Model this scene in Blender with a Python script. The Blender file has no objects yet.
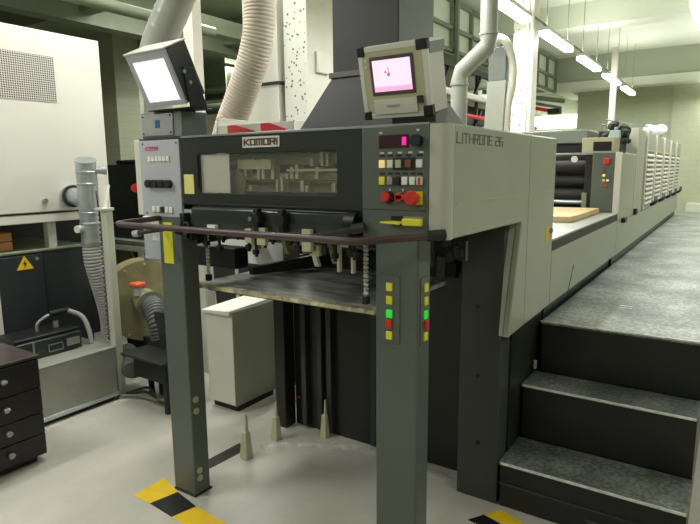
import bpy, bmesh, math, random
from mathutils import Vector, Matrix
random.seed(4)
SC = bpy.context.scene
COL = SC.collection
PI = math.pi

# ------------------------------------------------------------------ materials
def lin(c):
    return tuple(((v/255)/12.92 if v/255 <= .04045 else ((v/255+.055)/1.055)**2.4) for v in c) + (1,)

def mat(name, rgb, rough=.5, metal=0., var=0., vscale=6., bump=0., bscale=40., emit=None, estr=0., spec=.5, rgb2=None):
    m = bpy.data.materials.new(name); m.use_nodes = True
    nt = m.node_tree; b = nt.nodes['Principled BSDF']
    b.inputs['Roughness'].default_value = rough
    b.inputs['Metallic'].default_value = metal
    b.inputs['Specular IOR Level'].default_value = spec
    c = lin(rgb); b.inputs['Base Color'].default_value = c
    tc = None
    if var or bump:
        tc = nt.nodes.new('ShaderNodeTexCoord')
    if var:
        n = nt.nodes.new('ShaderNodeTexNoise'); n.inputs['Scale'].default_value = vscale; n.inputs['Detail'].default_value = 6
        n.inputs['Roughness'].default_value = .65
        r = nt.nodes.new('ShaderNodeValToRGB')
        c2 = lin(rgb2) if rgb2 else tuple(x*(1-var) for x in c[:3])+(1,)
        c1 = c if rgb2 else tuple(min(1, x*(1+var*.5)) for x in c[:3])+(1,)
        r.color_ramp.elements[0].position = .35; r.color_ramp.elements[0].color = c2
        r.color_ramp.elements[1].position = .65; r.color_ramp.elements[1].color = c1
        nt.links.new(tc.outputs['Object'], n.inputs['Vector']); nt.links.new(n.outputs['Fac'], r.inputs['Fac'])
        nt.links.new(r.outputs['Color'], b.inputs['Base Color'])
    if bump:
        n2 = nt.nodes.new('ShaderNodeTexNoise'); n2.inputs['Scale'].default_value = bscale
        bp = nt.nodes.new('ShaderNodeBump'); bp.inputs['Strength'].default_value = bump; bp.inputs['Distance'].default_value = .004
        nt.links.new(tc.outputs['Object'], n2.inputs['Vector']); nt.links.new(n2.outputs['Fac'], bp.inputs['Height'])
        nt.links.new(bp.outputs['Normal'], b.inputs['Normal'])
    if emit:
        b.inputs['Emission Color'].default_value = lin(emit); b.inputs['Emission Strength'].default_value = estr
    return m

M = {}
M['cream'] = mat('cream_enamel', (170,174,156), .34, var=.05, vscale=2)
M['cream_front'] = mat('cream_edge_enamel', (192,194,176), .4)
M['grey_green'] = mat('grey_green_enamel', (92,100,92), .42, var=.06, vscale=3)
M['panel_grey'] = mat('panel_grey', (94,101,92), .42, var=.05, vscale=3)
M['charcoal'] = mat('charcoal_enamel', (48,52,48), .28, var=.12, vscale=3)
M['dark'] = mat('dark_metal', (30,32,29), .4, var=.2, vscale=5)
M['black'] = mat('black_plastic', (20,20,20), .45)
M['legdark'] = mat('dark_leg_enamel', (64,69,64), .4, var=.06)
M['silver'] = mat('brushed_silver', (176,178,180), .3, .75, var=.08)
M['lpanel'] = mat('silver_grey_panel', (186,188,194), .4, .1)
M['white'] = mat('white_enamel', (220,219,206), .35, var=.02, vscale=1.5)
M['offwhite'] = mat('offwhite_panel', (215,213,198), .5, var=.04)
M['plastic_white'] = mat('white_key', (235,235,225), .4)
M['yellow'] = mat('yellow_paint', (238,200,30), .5, var=.08, vscale=12)
M['lemon'] = mat('yellow_key', (212,206,56), .4, emit=(225,220,60), estr=.08)
M['paleyellow'] = mat('pale_yellow_note', (236,226,140), .6)
M['red'] = mat('red_plastic', (214,50,44), .35)
M['orange'] = mat('orange_cap', (214,92,60), .4)
M['amber'] = mat('amber_key', (245,225,150), .4, emit=(245,220,140), estr=.3)
M['green'] = mat('green_lit_key', (40,190,60), .4, emit=(40,240,60), estr=.35)
M['rust'] = mat('brown_key', (130,70,50), .5)
M['magenta'] = mat('led_digit', (240,30,120), .4, emit=(250,20,120), estr=1.6)
M['led_bg'] = mat('display_dark', (58,34,44), .2)
M['maroon'] = mat('maroon_bar', (80,62,58), .42, var=.1)
M['galv'] = mat('galvanised_steel', (196,204,206), .3, .75, var=.22, vscale=3, bump=.1, bscale=30)
M['tank'] = mat('dusty_galvanised_sheet', (164,166,154), .42, .3, var=.18, vscale=2.6, bump=.1, bscale=12)
M['darkcab'] = mat('dark_blue_grey_enamel', (42,48,50), .42, var=.08)
M['wood_dark'] = mat('dark_painted_wood', (24,21,20), .4, var=.2)
M['wood_top'] = mat('dark_worn_top', (70,60,58), .3, var=.25, vscale=7)
M['plywood'] = mat('pale_wood', (214,190,140), .5, var=.12, vscale=5)
M['orange_wood'] = mat('orange_wood', (196,142,84), .6, var=.1)
M['olive'] = mat('olive_enamel', (150,144,106), .45, var=.2, vscale=8)
M['hose_grey'] = mat('ribbed_grey_hose', (92,94,92), .4, var=.12)
M['hose_white'] = mat('ribbed_pale_hose', (168,166,160), .45, var=.1)
M['hose_beige'] = mat('beige_fabric_hose', (196,184,166), .75, var=.1, vscale=9)
M['duct_dark'] = mat('dark_duct_sheet', (64,66,60), .45, var=.12, vscale=2)
M['duct_grey'] = mat('grey_duct_sheet', (118,124,114), .45, var=.08, vscale=2)
M['beam'] = mat('olive_grey_beam', (122,130,106), .6, var=.1)
M['screen'] = mat('lit_monitor_screen', (225,200,230), .3, emit=(236,205,240), estr=.75)
M['screen_mark'] = mat('screen_mark', (190,150,110), .3, emit=(170,130,120), estr=.5)
M['screen_low'] = mat('screen_pink_band', (225,170,205), .3, emit=(226,165,205), estr=.7)
M['lampglass'] = mat('lit_lamp_window', (255,250,250), .3, emit=(248,246,255), estr=.58)
M['bezel'] = mat('monitor_bezel', (186,184,150), .45)
M['screenframe'] = mat('brown_screen_frame', (88,72,66), .4)
M['grille'] = None
M['dust'] = mat('pale_dust', (190,188,175), .9, var=.3, vscale=20)
M['cloth'] = mat('white_cloth', (228,230,228), .8)
M['darkgreen'] = mat('dark_green_bag', (44,56,40), .7, var=.4, vscale=15)
M['jug'] = mat('translucent_jug', (176,196,196), .3)
M['tube'] = mat('lit_tube', (255,255,250), .4, emit=(250,255,245), estr=9)
M['housing'] = mat('lamp_housing', (225,228,215), .5)
M['white_dust'] = mat('dusty_white_plastic', (236,238,232), .6)
M['spiral'] = mat('spiral_duct_sheet', (192,194,184), .3, .1, var=.06)
M['nose'] = mat('worn_bright_edge', (240,244,234), .3, .1, var=.25, vscale=30)
M['hall_beam'] = mat('pale_hall_beam', (158,164,142), .7)
M['cabside'] = mat('shaded_cabinet_side', (142,146,124), .45)  # darker tone puts the shade of the side face into colour
M['chute'] = mat('chute_sheet', (168,172,158), .4, var=.05)
M['skirt'] = mat('dark_olive_skirt', (42,46,38), .4, var=.06)
M['blueink'] = mat('blue_mark', (40,100,140), .5)
M['textgrey'] = mat('lettering_grey', (108,112,98), .5)
M['textred'] = mat('lettering_red_grey', (104,76,76), .5)
M['pinkmark'] = mat('pink_heading', (214,110,140), .5)
M['rubber'] = mat('rubber', (40,40,38), .7)
M['glowwin'] = mat('daylit_window', (250,255,250), .5, emit=(250,255,250), estr=2.0)
M['glazing'] = mat('frosted_glazing', (200,208,188), .35)
M['glass'] = None

def glass(name, rgb, alpha):
    m = mat(name, rgb, .08)
    m.node_tree.nodes['Principled BSDF'].inputs['Alpha'].default_value = alpha
    return m
M['glass'] = glass('clear_window_sheet', (170,172,160), .12)

def speckle():
    m = mat('speckled_terrazzo', (196,198,182), .45)
    nt = m.node_tree; b = nt.nodes['Principled BSDF']
    tc = nt.nodes.new('ShaderNodeTexCoord'); v = nt.nodes.new('ShaderNodeTexVoronoi'); v.inputs['Scale'].default_value = 24
    n = nt.nodes.new('ShaderNodeTexNoise'); n.inputs['Scale'].default_value = 9
    r = nt.nodes.new('ShaderNodeValToRGB')
    r.color_ramp.elements[0].position = .27; r.color_ramp.elements[0].color = lin((96,100,86))
    r.color_ramp.elements[1].position = .31; r.color_ramp.elements[1].color = lin((208,210,196))
    ad = nt.nodes.new('ShaderNodeMath'); ad.operation = 'MULTIPLY_ADD'; ad.inputs[1].default_value = .5; 
    nt.links.new(tc.outputs['Object'], v.inputs['Vector']); nt.links.new(tc.outputs['Object'], n.inputs['Vector'])
    nt.links.new(n.outputs['Fac'], ad.inputs[0]); nt.links.new(v.outputs['Distance'], ad.inputs[2])
    ad.inputs[1].default_value = .22
    sb = nt.nodes.new('ShaderNodeMath'); sb.operation = 'SUBTRACT'; sb.inputs[1].default_value = .07
    nt.links.new(ad.outputs[0], sb.inputs[0]); nt.links.new(sb.outputs[0], r.inputs['Fac'])
    nt.links.new(r.outputs['Color'], b.inputs['Base Color'])
    return m
M['speckle'] = speckle()

def perforated():
    m = mat('perforated_grille', (210,208,200), .5)
    nt = m.node_tree; b = nt.nodes['Principled BSDF']
    tc = nt.nodes.new('ShaderNodeTexCoord'); sx = nt.nodes.new('ShaderNodeSeparateXYZ')
    nt.links.new(tc.outputs['Object'], sx.inputs[0])
    outs = []
    for ax in ('Y', 'Z'):
        k = nt.nodes.new('ShaderNodeMath'); k.operation = 'MULTIPLY'; k.inputs[1].default_value = 68
        f = nt.nodes.new('ShaderNodeMath'); f.operation = 'FRACT'
        g = nt.nodes.new('ShaderNodeMath'); g.operation = 'GREATER_THAN'; g.inputs[1].default_value = .3
        nt.links.new(sx.outputs[ax], k.inputs[0]); nt.links.new(k.outputs[0], f.inputs[0]); nt.links.new(f.outputs[0], g.inputs[0]); outs.append(g)
    mu = nt.nodes.new('ShaderNodeMath'); mu.operation = 'MULTIPLY'
    nt.links.new(outs[0].outputs[0], mu.inputs[0]); nt.links.new(outs[1].outputs[0], mu.inputs[1])
    mx = nt.nodes.new('ShaderNodeMix'); mx.data_type = 'RGBA'
    mx.inputs[6].default_value = lin((214,210,200)); mx.inputs[7].default_value = lin((40,38,40))
    nt.links.new(mu.outputs[0], mx.inputs[0]); nt.links.new(mx.outputs[2], b.inputs['Base Color'])
    return m
M['grille'] = perforated()

def tread_plate():
    m = mat('checker_plate', (150,156,148), .42, .35)
    nt = m.node_tree; b = nt.nodes['Principled BSDF']
    tc = nt.nodes.new('ShaderNodeTexCoord')
    mp = nt.nodes.new('ShaderNodeMapping'); mp.inputs['Rotation'].default_value = (0,0,PI/4)
    v = nt.nodes.new('ShaderNodeTexVoronoi'); v.inputs['Scale'].default_value = 58; v.inputs['Randomness'].default_value = .35
    n = nt.nodes.new('ShaderNodeTexNoise'); n.inputs['Scale'].default_value = 3.2; n.inputs['Detail'].default_value = 5
    n3 = nt.nodes.new('ShaderNodeTexNoise'); n3.inputs['Scale'].default_value = 55; n3.inputs['Detail'].default_value = 2
    nt.links.new(tc.outputs['Object'], mp.inputs['Vector']); nt.links.new(mp.outputs['Vector'], v.inputs['Vector'])
    nt.links.new(tc.outputs['Object'], n.inputs['Vector']); nt.links.new(tc.outputs['Object'], n3.inputs['Vector'])
    bp = nt.nodes.new('ShaderNodeBump'); bp.inputs['Strength'].default_value = .8; bp.inputs['Distance'].default_value = .004; bp.invert = True
    nt.links.new(v.outputs['Distance'], bp.inputs['Height']); nt.links.new(bp.outputs['Normal'], b.inputs['Normal'])
    r = nt.nodes.new('ShaderNodeValToRGB')
    r.color_ramp.elements[0].position = .3; r.color_ramp.elements[0].color = lin((96,102,94))
    r.color_ramp.elements[1].position = .68; r.color_ramp.elements[1].color = lin((172,178,166))
    nt.links.new(n.outputs['Fac'], r.inputs['Fac'])
    r2 = nt.nodes.new('ShaderNodeValToRGB')
    r2.color_ramp.elements[0].position = .4; r2.color_ramp.elements[0].color = (.3,.3,.3,1)
    r2.color_ramp.elements[1].position = .6; r2.color_ramp.elements[1].color = (1,1,1,1)
    nt.links.new(n3.outputs['Fac'], r2.inputs['Fac'])
    mx = nt.nodes.new('ShaderNodeMix'); mx.data_type = 'RGBA'; mx.blend_type = 'MULTIPLY'; mx.inputs[0].default_value = .7
    nt.links.new(r.outputs['Color'], mx.inputs[6]); nt.links.new(r2.outputs['Color'], mx.inputs[7])
    nt.links.new(mx.outputs[2], b.inputs['Base Color'])
    return m
M['plate'] = tread_plate()

def floor_mat():
    m = mat('painted_floor', (194,191,178), .27, var=.1, vscale=1.2, bump=.05, bscale=3, rgb2=(176,173,160))
    return m
M['floor'] = floor_mat()

def wall_mat(name, rgb, rgb2):
    m = mat(name, rgb, .7)
    nt = m.node_tree; b = nt.nodes['Principled BSDF']
    tc = nt.nodes.new('ShaderNodeTexCoord'); mp = nt.nodes.new('ShaderNodeMapping'); mp.inputs['Rotation'].default_value = (PI/2,0,0)
    br = nt.nodes.new('ShaderNodeTexBrick'); br.inputs['Scale'].default_value = 2.2; br.inputs['Mortar Size'].default_value = .012
    br.inputs['Color1'].default_value = lin(rgb); br.inputs['Color2'].default_value = lin(rgb2)
    br.inputs['Mortar'].default_value = tuple(x*.88 for x in lin(rgb)[:3])+(1,)
    nt.links.new(tc.outputs['Object'], mp.inputs['Vector']); nt.links.new(mp.outputs['Vector'], br.inputs['Vector']); nt.links.new(br.outputs['Color'], b.inputs['Base Color'])
    return m
M['wall'] = wall_mat('pale_green_block_wall', (168,174,144), (165,171,141))
M['wall2'] = wall_mat('pale_green_block_wall_light', (176,181,152), (173,178,149))
M['ceil'] = mat('pale_ceiling', (206,211,190), .8, var=.05, vscale=.6)
M['ceil_dark'] = mat('dark_green_deck', (124,134,108), .7, var=.2, vscale=1.2)
M['board'] = mat('laminate_reflection_streaks', (236,238,232), .24, var=1, vscale=1.3, rgb2=(120,122,116))  # pale streaks are reflections painted into the board colour
def reflection_streaks():
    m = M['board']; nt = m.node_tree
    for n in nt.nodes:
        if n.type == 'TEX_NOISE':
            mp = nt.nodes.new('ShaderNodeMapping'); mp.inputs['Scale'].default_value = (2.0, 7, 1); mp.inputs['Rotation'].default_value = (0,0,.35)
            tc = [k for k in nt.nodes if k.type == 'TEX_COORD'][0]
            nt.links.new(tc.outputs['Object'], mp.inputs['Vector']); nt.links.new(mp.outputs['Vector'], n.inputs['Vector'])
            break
reflection_streaks()
M['board_edge'] = mat('worn_cream_edge', (238,230,184), .5, var=1, vscale=14, rgb2=(110,104,84))

# ------------------------------------------------------------------ mesh helpers
def box(bm, x0, x1, y0, y1, z0, z1):
    v = [bm.verts.new(p) for p in ((x0,y0,z0),(x1,y0,z0),(x1,y1,z0),(x0,y1,z0),(x0,y0,z1),(x1,y0,z1),(x1,y1,z1),(x0,y1,z1))]
    for f in ((3,2,1,0),(4,5,6,7),(0,1,5,4),(1,2,6,5),(2,3,7,6),(3,0,4,7)):
        bm.faces.new([v[i] for i in f])
    return v

def hexa(bm, pts):
    v = [bm.verts.new(p) for p in pts]
    for f in ((3,2,1,0),(4,5,6,7),(0,1,5,4),(1,2,6,5),(2,3,7,6),(3,0,4,7)):
        bm.faces.new([v[i] for i in f])

def prism(bm, poly, axis, a, b):
    """poly: list of 2D points; axis 'x' -> (y,z), 'y' -> (x,z), 'z' -> (x,y)"""
    def mk(p, t):
        return {'x': (t, p[0], p[1]), 'y': (p[0], t, p[1]), 'z': (p[0], p[1], t)}[axis]
    A = [bm.verts.new(mk(p, a)) for p in poly]; B_ = [bm.verts.new(mk(p, b)) for p in poly]
    bm.faces.new(A); bm.faces.new(B_[::-1])
    n = len(poly)
    for i in range(n):
        bm.faces.new([A[i], B_[i], B_[(i+1)%n], A[(i+1)%n]])

def ring(bm, c, t, r, seg, up=None):
    t = t.normalized(); a = up or (Vector((0,0,1)) if abs(t.z) < .9 else Vector((1,0,0)))
    u = t.cross(a).normalized(); w = u.cross(t).normalized()
    return [bm.verts.new(c + u*(r*math.cos(2*PI*i/seg)) + w*(r*math.sin(2*PI*i/seg))) for i in range(seg)], w

def tube(bm, pts, r, seg=14, caps=True):
    pts = [Vector(p) for p in pts]; n = len(pts); prev = None; up = None
    rs = r if isinstance(r, (list, tuple)) else [r]*n
    first = None
    for i, p in enumerate(pts):
        t = (pts[min(i+1, n-1)] - pts[max(i-1, 0)])
        rg, up = ring(bm, p, t, rs[i], seg, up)
        if prev:
            for k in range(seg):
                bm.faces.new([prev[k], prev[(k+1)%seg], rg[(k+1)%seg], rg[k]])
        else: first = rg
        prev = rg
    if caps:
        bm.faces.new(first[::-1]); bm.faces.new(prev)

def spline(pts, n=40):
    pts = [Vector(p) for p in pts]; P_ = [pts[0]*2-pts[1]] + pts + [pts[-1]*2-pts[-2]]
    out = []; segs = len(pts)-1; per = max(2, n//segs)
    for i in range(segs):
        p0, p1, p2, p3 = P_[i:i+4]
        for k in range(per):
            t = k/per
            out.append(.5*((2*p1)+(p2-p0)*t+(2*p0-5*p1+4*p2-p3)*t*t+(3*p1-p0-3*p2+p3)*t**3))
    out.append(pts[-1]); return out

def flex(bm, pts, r, pitch=.02, depth=.1, seg=18, per=3):
    s = spline(pts, 60); L = sum((s[i+1]-s[i]).length for i in range(len(s)-1)); n = max(6, int(L/pitch)*per)
    # resample
    acc = [0]
    for i in range(len(s)-1): acc.append(acc[-1] + (s[i+1]-s[i]).length)
    q = []; rr = []; j = 0
    for k in range(n+1):
        d = L*k/n
        while j < len(acc)-2 and acc[j+1] < d: j += 1
        t = (d-acc[j])/max(1e-6, acc[j+1]-acc[j]); q.append(s[j].lerp(s[j+1], min(1, t)))
        rr.append(r*((1 if k % 3 else 1-depth) if per == 3 else (1 if k % per == 0 else 1-depth)))
    tube(bm, q, rr, seg)

def frame_box(bm, o, u, v, n, a0, a1, b0, b1, c0, c1):
    f = lambda a, b, c: o + u*a + v*b + n*c
    hexa(bm, [f(a0,b0,c0), f(a1,b0,c0), f(a1,b1,c0), f(a0,b1,c0), f(a0,b0,c1), f(a1,b0,c1), f(a1,b1,c1), f(a0,b1,c1)])

ORIG = {}
def obj(name, bm, m, parent=None, bevel=0., label=None, kind=None, smooth=True):
    o_w = ORIG.get(parent.name, Vector()) if parent else Vector()
    bmesh.ops.recalc_face_normals(bm, faces=bm.faces)
    for v in bm.verts: v.co -= o_w
    me = bpy.data.meshes.new(name); bm.to_mesh(me); bm.free()
    o = bpy.data.objects.new(name, me); COL.objects.link(o)
    me.materials.append(M[m] if isinstance(m, str) else m)
    if smooth:
        for p in me.polygons: p.use_smooth = True
        me.set_sharp_from_angle(angle=math.radians(35))
    if parent: o.parent = parent; ORIG[o.name] = o_w
    if bevel:
        b = o.modifiers.new('bevel', 'BEVEL'); b.width = bevel; b.segments = 2; b.limit_method = 'ANGLE'; b.harden_normals = False
    if label: o['label'] = label
    if kind: o['kind'] = kind
    return o

def thing(name, label, cat, loc, group=None):
    o = bpy.data.objects.new(name, None); COL.objects.link(o); o.empty_display_size = .1
    o.location = loc; ORIG[o.name] = Vector(loc); o['label'] = label; o['category'] = cat
    if group: o['group'] = group
    return o

def tag(o, label, cat, group=None, kind=None):
    """move the origin of a single-mesh thing to its base and describe it"""
    vs = [v.co for v in o.data.vertices]
    c = Vector(((min(v.x for v in vs)+max(v.x for v in vs))/2, (min(v.y for v in vs)+max(v.y for v in vs))/2, min(v.z for v in vs)))
    o.data.transform(Matrix.Translation(-c)); o.location = c; ORIG[o.name] = c
    o['label'] = label; o['category'] = cat
    if group: o['group'] = group
    if kind: o['kind'] = kind
    return o

def bxo(name, b, m, parent=None, bevel=.003, **k):
    bm = bmesh.new(); box(bm, *b); return obj(name, bm, m, parent, bevel, **k)

def tubo(name, pts, r, m, parent=None, seg=14, **k):
    bm = bmesh.new(); tube(bm, pts, r, seg); return obj(name, bm, m, parent, **k)

def struct(name, bm, m):
    return obj(name, bm, m, None, kind='structure', smooth=False)

def text(name, s, m, parent, origin, u, v, width, height, depth=.0015):
    cu = bpy.data.curves.new(name, 'FONT'); cu.body = s; cu.size = 1; cu.extrude = .02
    t = bpy.data.objects.new(name, cu); COL.objects.link(t)
    bpy.context.view_layer.update()
    me = bpy.data.meshes.new_from_object(t.evaluated_get(bpy.context.evaluated_depsgraph_get()))
    bpy.data.objects.remove(t)
    xs = [q.co.x for q in me.vertices]; ys = [q.co.y for q in me.vertices]
    x0, x1, y0, y1 = min(xs), max(xs), min(ys), max(ys)
    u = Vector(u).normalized(); v = Vector(v).normalized(); n = u.cross(v); o_w = ORIG.get(parent.name, Vector())
    for q in me.vertices:
        q.co = Vector(origin) - o_w + u*((q.co.x-x0)/(x1-x0)*width) + v*((q.co.y-y0)/(y1-y0)*height) + n*(depth if q.co.z > 0 else -.0003)
    o = bpy.data.objects.new(name, me); COL.objects.link(o); o.parent = parent; ORIG[o.name] = o_w
    me.materials.clear(); me.materials.append(M[m]); return o

STROKES = {
 'L': [[(0,6),(0,0),(4,0)]], 'I': [[(0,0),(0,6)]], 'T': [[(0,6),(4,6)],[(2,6),(2,0)]], 'H': [[(0,0),(0,6)],[(4,0),(4,6)],[(0,3),(4,3)]],
 'R': [[(0,0),(0,6),(4,6),(4,3),(0,3)],[(2.4,3),(4,0)]], 'O': [[(0,0),(4,0),(4,6),(0,6),(0,0)]], 'N': [[(0,0),(0,6),(4,6),(4,0)]],
 'E': [[(4,6),(0,6),(0,0),(4,0)],[(0,3),(3.6,3)]], '2': [[(0,6),(4,6),(4,3),(0,3),(0,0),(4,0)]], '6': [[(4,6),(0,6),(0,0),(4,0),(4,3),(0,3)]],
 'K': [[(0,0),(0,6)],[(4,6),(1,3),(4,0)],[(0,3),(1,3)]], 'M': [[(0,0),(0,6),(4.6,6),(4.6,0)],[(2.3,6),(2.3,0)]]}
def block_text(name, s, m, parent, origin, u, v, width, height, w=.9, depth=.0012):
    u = Vector(u).normalized(); v = Vector(v).normalized(); n = u.cross(v); x = 0; segs = []
    for ch in s:
        if ch == ' ': x += 3; continue
        st = STROKES[ch]; cw = max(p[0] for q in st for p in q)
        for q in st:
            for a, b in zip(q, q[1:]): segs.append(((a[0]+x, a[1]), (b[0]+x, b[1])))
        x += cw+1.9
    tot = x-1.9; kx = width/(tot+w); ky = height/(6+w); bm = bmesh.new()
    for a, b in segs:
        dx, dy = b[0]-a[0], b[1]-a[1]; L = math.hypot(dx, dy); dx, dy = dx/L*w/2, dy/L*w/2
        c = [(a[0]-dx-dy, a[1]-dy+dx), (a[0]-dx+dy, a[1]-dy-dx), (b[0]+dx+dy, b[1]+dy-dx), (b[0]+dx-dy, b[1]+dy+dx)]
        P3 = lambda p, t: Vector(origin) + u*((p[0]+w/2)*kx) + v*((p[1]+w/2)*ky) + n*t
        hexa(bm, [P3(p, -.0005) for p in c] + [P3(p, depth) for p in c])
    return obj(name, bm, m, parent, smooth=False)

def dup(root, delta, label=None):
    r = root.copy(); COL.objects.link(r); r.location = root.location + Vector(delta)
    if label: r['label'] = label
    for ch in list(root.children):
        c = ch.copy(); COL.objects.link(c); c.parent = r
        for g in list(ch.children):
            d = g.copy(); COL.objects.link(d); d.parent = c
    return r

# ------------------------------------------------------------------ room
bm = bmesh.new(); box(bm, -9, 4, -4, 20, -.1, 0); struct('floor', bm, 'floor')
bm = bmesh.new(); box(bm, -3.9, 4, -4, 20, 3.95, 4.05); box(bm, -9, -3.9, -4, 20, 4.25, 4.35); struct('ceiling', bm, 'ceil')
bm = bmesh.new(); box(bm, 4, 4.1, -4, 20, 0, 4.05); struct('wall_right', bm, 'wall2')
bm = bmesh.new(); box(bm, -9.1, -9, -4, 20, 0, 4.35); struct('wall_left', bm, 'wall')
bm = bmesh.new(); box(bm, -9, 4, -4.1, -4, 0, 4.35); struct('wall_front', bm, 'wall2')
bm = bmesh.new(); box(bm, -3.1, -1.2, 14, 14.2, 0, 3.95); box(bm, -3.1, -2.9, 14.2, 20, 0, 3.95); struct('wall_back', bm, 'wall')
bm = bmesh.new(); box(bm, -1.2, 4, 13.97, 14.2, 0, 3.95); struct('wall_back_right', bm, 'wall2')
bm = bmesh.new(); box(bm, -9, -3.1, 18, 18.2, 0, 4.35); struct('wall_back_left', bm, 'wall2')
bm = bmesh.new(); box(bm, -5.6, -3.1, 17.93, 18.0, 2.72, 3.1); struct('window_1', bm, 'glowwin')
# beams
bm = bmesh.new(); box(bm, -6.5, 4, 13.55, 13.96, 3.42, 3.95); struct('trim_1', bm, 'hall_beam')
bm = bmesh.new(); box(bm, -6.5, 4, 13.5, 13.96, 3.25, 3.42); struct('trim_2', bm, 'ceil')
bm = bmesh.new(); box(bm, -3.9, 4, 9.2, 9.6, 3.62, 3.95); struct('trim_3', bm, 'ceil')
bm = bmesh.new(); box(bm, -3.9, 4, 4.6, 5.0, 3.62, 3.95); struct('trim_4', bm, 'ceil')
bm = bmesh.new(); box(bm, -4.1, -3.75, -4, 18, 3.5, 4.25); struct('trim_5', bm, 'ceil')
# darker deck with beams over the left side of the hall
bm = bmesh.new(); box(bm, -9, -4.1, -4, 12, 3.5, 3.6); struct('trim_6', bm, 'ceil_dark')
bm = bmesh.new(); box(bm, -4.72, -4.55, -4, 9, 2.98, 3.14); struct('trim_7', bm, 'beam')
bm = bmesh.new(); box(bm, -5.9, -5.7, -4, 12, 3.1, 3.5); struct('trim_8', bm, 'beam')
bm = bmesh.new(); box(bm, -9, -4.1, 3.6, 3.75, 3.2, 3.5); struct('trim_9', bm, 'ceil_dark')
bm = bmesh.new(); box(bm, -9, -4.1, 5.6, 5.75, 3.2, 3.5); struct('trim_10', bm, 'ceil_dark')
bm = bmesh.new(); box(bm, -9, -4.1, 1.8, 1.95, 3.2, 3.5); struct('trim_11', bm, 'ceil_dark')
bm = bmesh.new(); box(bm, -9, -4.1, 7.6, 7.9, 2.9, 3.5); struct('trim_12', bm, 'beam')
# low white ledge at the far end of the platform
bm = bmesh.new(); box(bm, -.78, 3.9, 13.5, 13.96, 0, .83); struct('trim_13', bm, 'ceil')
# glazed partition high above
bm = bmesh.new(); box(bm, -3.55, -3.5, 5.0, 13.4, 3.2, 3.9); pw = struct('window_2', bm, 'glazing')
bm = bmesh.new()
for i in range(13):
    y = 5.0 + i*.7; box(bm, -3.49, -3.44, y, y+.05, 3.2, 3.9)
for z in (3.2, 3.5, 3.86): box(bm, -3.49, -3.44, 5.0, 13.4, z, z+.05)
struct('trim_14', bm, 'beam')

# ------------------------------------------------------------------ columns, ducts and pipes overhead
def column(name, x0, x1, y0, y1, label, z1=3.95):
    t = thing(name, label, 'column', ((x0+x1)/2, (y0+y1)/2, 0))
    bxo('shaft', (x0, x1, y0, y1, 0, z1), 'speckle', t, .006)
    bxo('cladding', (x1, x1+.015, y0, y1, 0, z1), 'offwhite', t, .002, label='white painted face of the column')
    return t
c1 = column('column', -3.345, -3.108, 4.0, 4.41, 'speckled terrazzo column behind the press, left of the dark exhaust duct')
bxo('meter_box', (-3.094, -3.06, 4.12, 4.30, 2.42, 2.60), 'offwhite', c1, .006)
c2 = column('column', -1.99, -1.845, 6.0, 6.33, 'speckled terrazzo column beside the long row of ceiling lamps')
tubo('conduit', [(-1.80, 6.0, 0), (-1.80, 6.0, 3.95)], .02, 'offwhite', c2)
o = bxo('steel_post', (-1.395, -1.33, 8.0, 8.07, 1.942, 3.06), 'offwhite'); tag(o, 'thin white square post rising behind the heap of dark green rags', 'post')
o = bxo('steel_post', (-3.44, -3.34, 2.98, 3.07, 0, 3.95), 'offwhite'); tag(o, 'white square post right behind the tilted inspection lamp', 'post')
bm = bmesh.new(); box(bm, -7.6, -7.2, 5.0, 5.4, 0, 3.5); o = obj('wall_pier', bm, 'wall2'); tag(o, 'pale green pier far behind the white air cabinet', 'column')

# exhaust duct with flared hood
t = thing('exhaust_duct', 'dark square exhaust duct with a flared hood rising from the press', 'duct', (-1.45, 2.5, 1.75))
bm = bmesh.new(); box(bm, -1.625, -1.271, 2.3, 2.64, 2.04, 3.95); obj('riser', bm, 'duct_dark', t, .004)
bxo('side_sheet', (-1.271, -1.268, 2.3, 2.64, 2.02, 3.95), 'duct_grey', t, .001, label='lighter grey side sheet of the duct')
bm = bmesh.new()
hexa(bm, [(-1.82,2.24,1.75),(-1.1,2.24,1.75),(-1.1,2.75,1.75),(-1.82,2.75,1.75),(-1.63,2.295,2.02),(-1.265,2.295,2.02),(-1.265,2.645,2.02),(-1.63,2.645,2.02)])
obj('hood', bm, 'duct_dark', t, .004)
bm = bmesh.new(); box(bm, -1.64, -1.255, 2.285, 2.655, 2.02, 2.045); obj('flange', bm, 'duct_grey', t, .002)

# white wall duct left of near column
t = thing('white_duct', 'bright white rectangular duct left of the speckled column, joint strap halfway', 'duct', (-3.75, 4.2, 1.3))
hx = bmesh.new(); box(hx, -3.80, -3.40, 3.98, 4.3, 2.35, 3.5); hexa(hx, [(-3.78,3.98,0),(-3.36,3.98,0),(-3.36,4.3,0),(-3.78,4.3,0),(-3.80,3.98,2.35),(-3.40,3.98,2.35),(-3.40,4.3,2.35),(-3.80,4.3,2.35)])
obj('duct_body', hx, 'white', t, .004)
bxo('strap', (-3.82, -3.375, 3.96, 4.32, 2.335, 2.36), 'charcoal', t, .003)
# beige fabric hose
bm = bmesh.new(); flex(bm, [(-2.58,2.9,3.95),(-2.60,2.9,3.2),(-2.61,2.9,2.70),(-2.63,2.9,2.48),(-2.70,2.9,2.28),(-2.83,2.9,2.05),(-2.92,2.9,1.90),(-3.0,2.9,1.72)], .102, .022, .035, 22)
o = obj('fabric_hose', bm, 'hose_beige'); tag(o, 'wide beige fabric air hose bending down behind the press top', 'hose')
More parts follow.
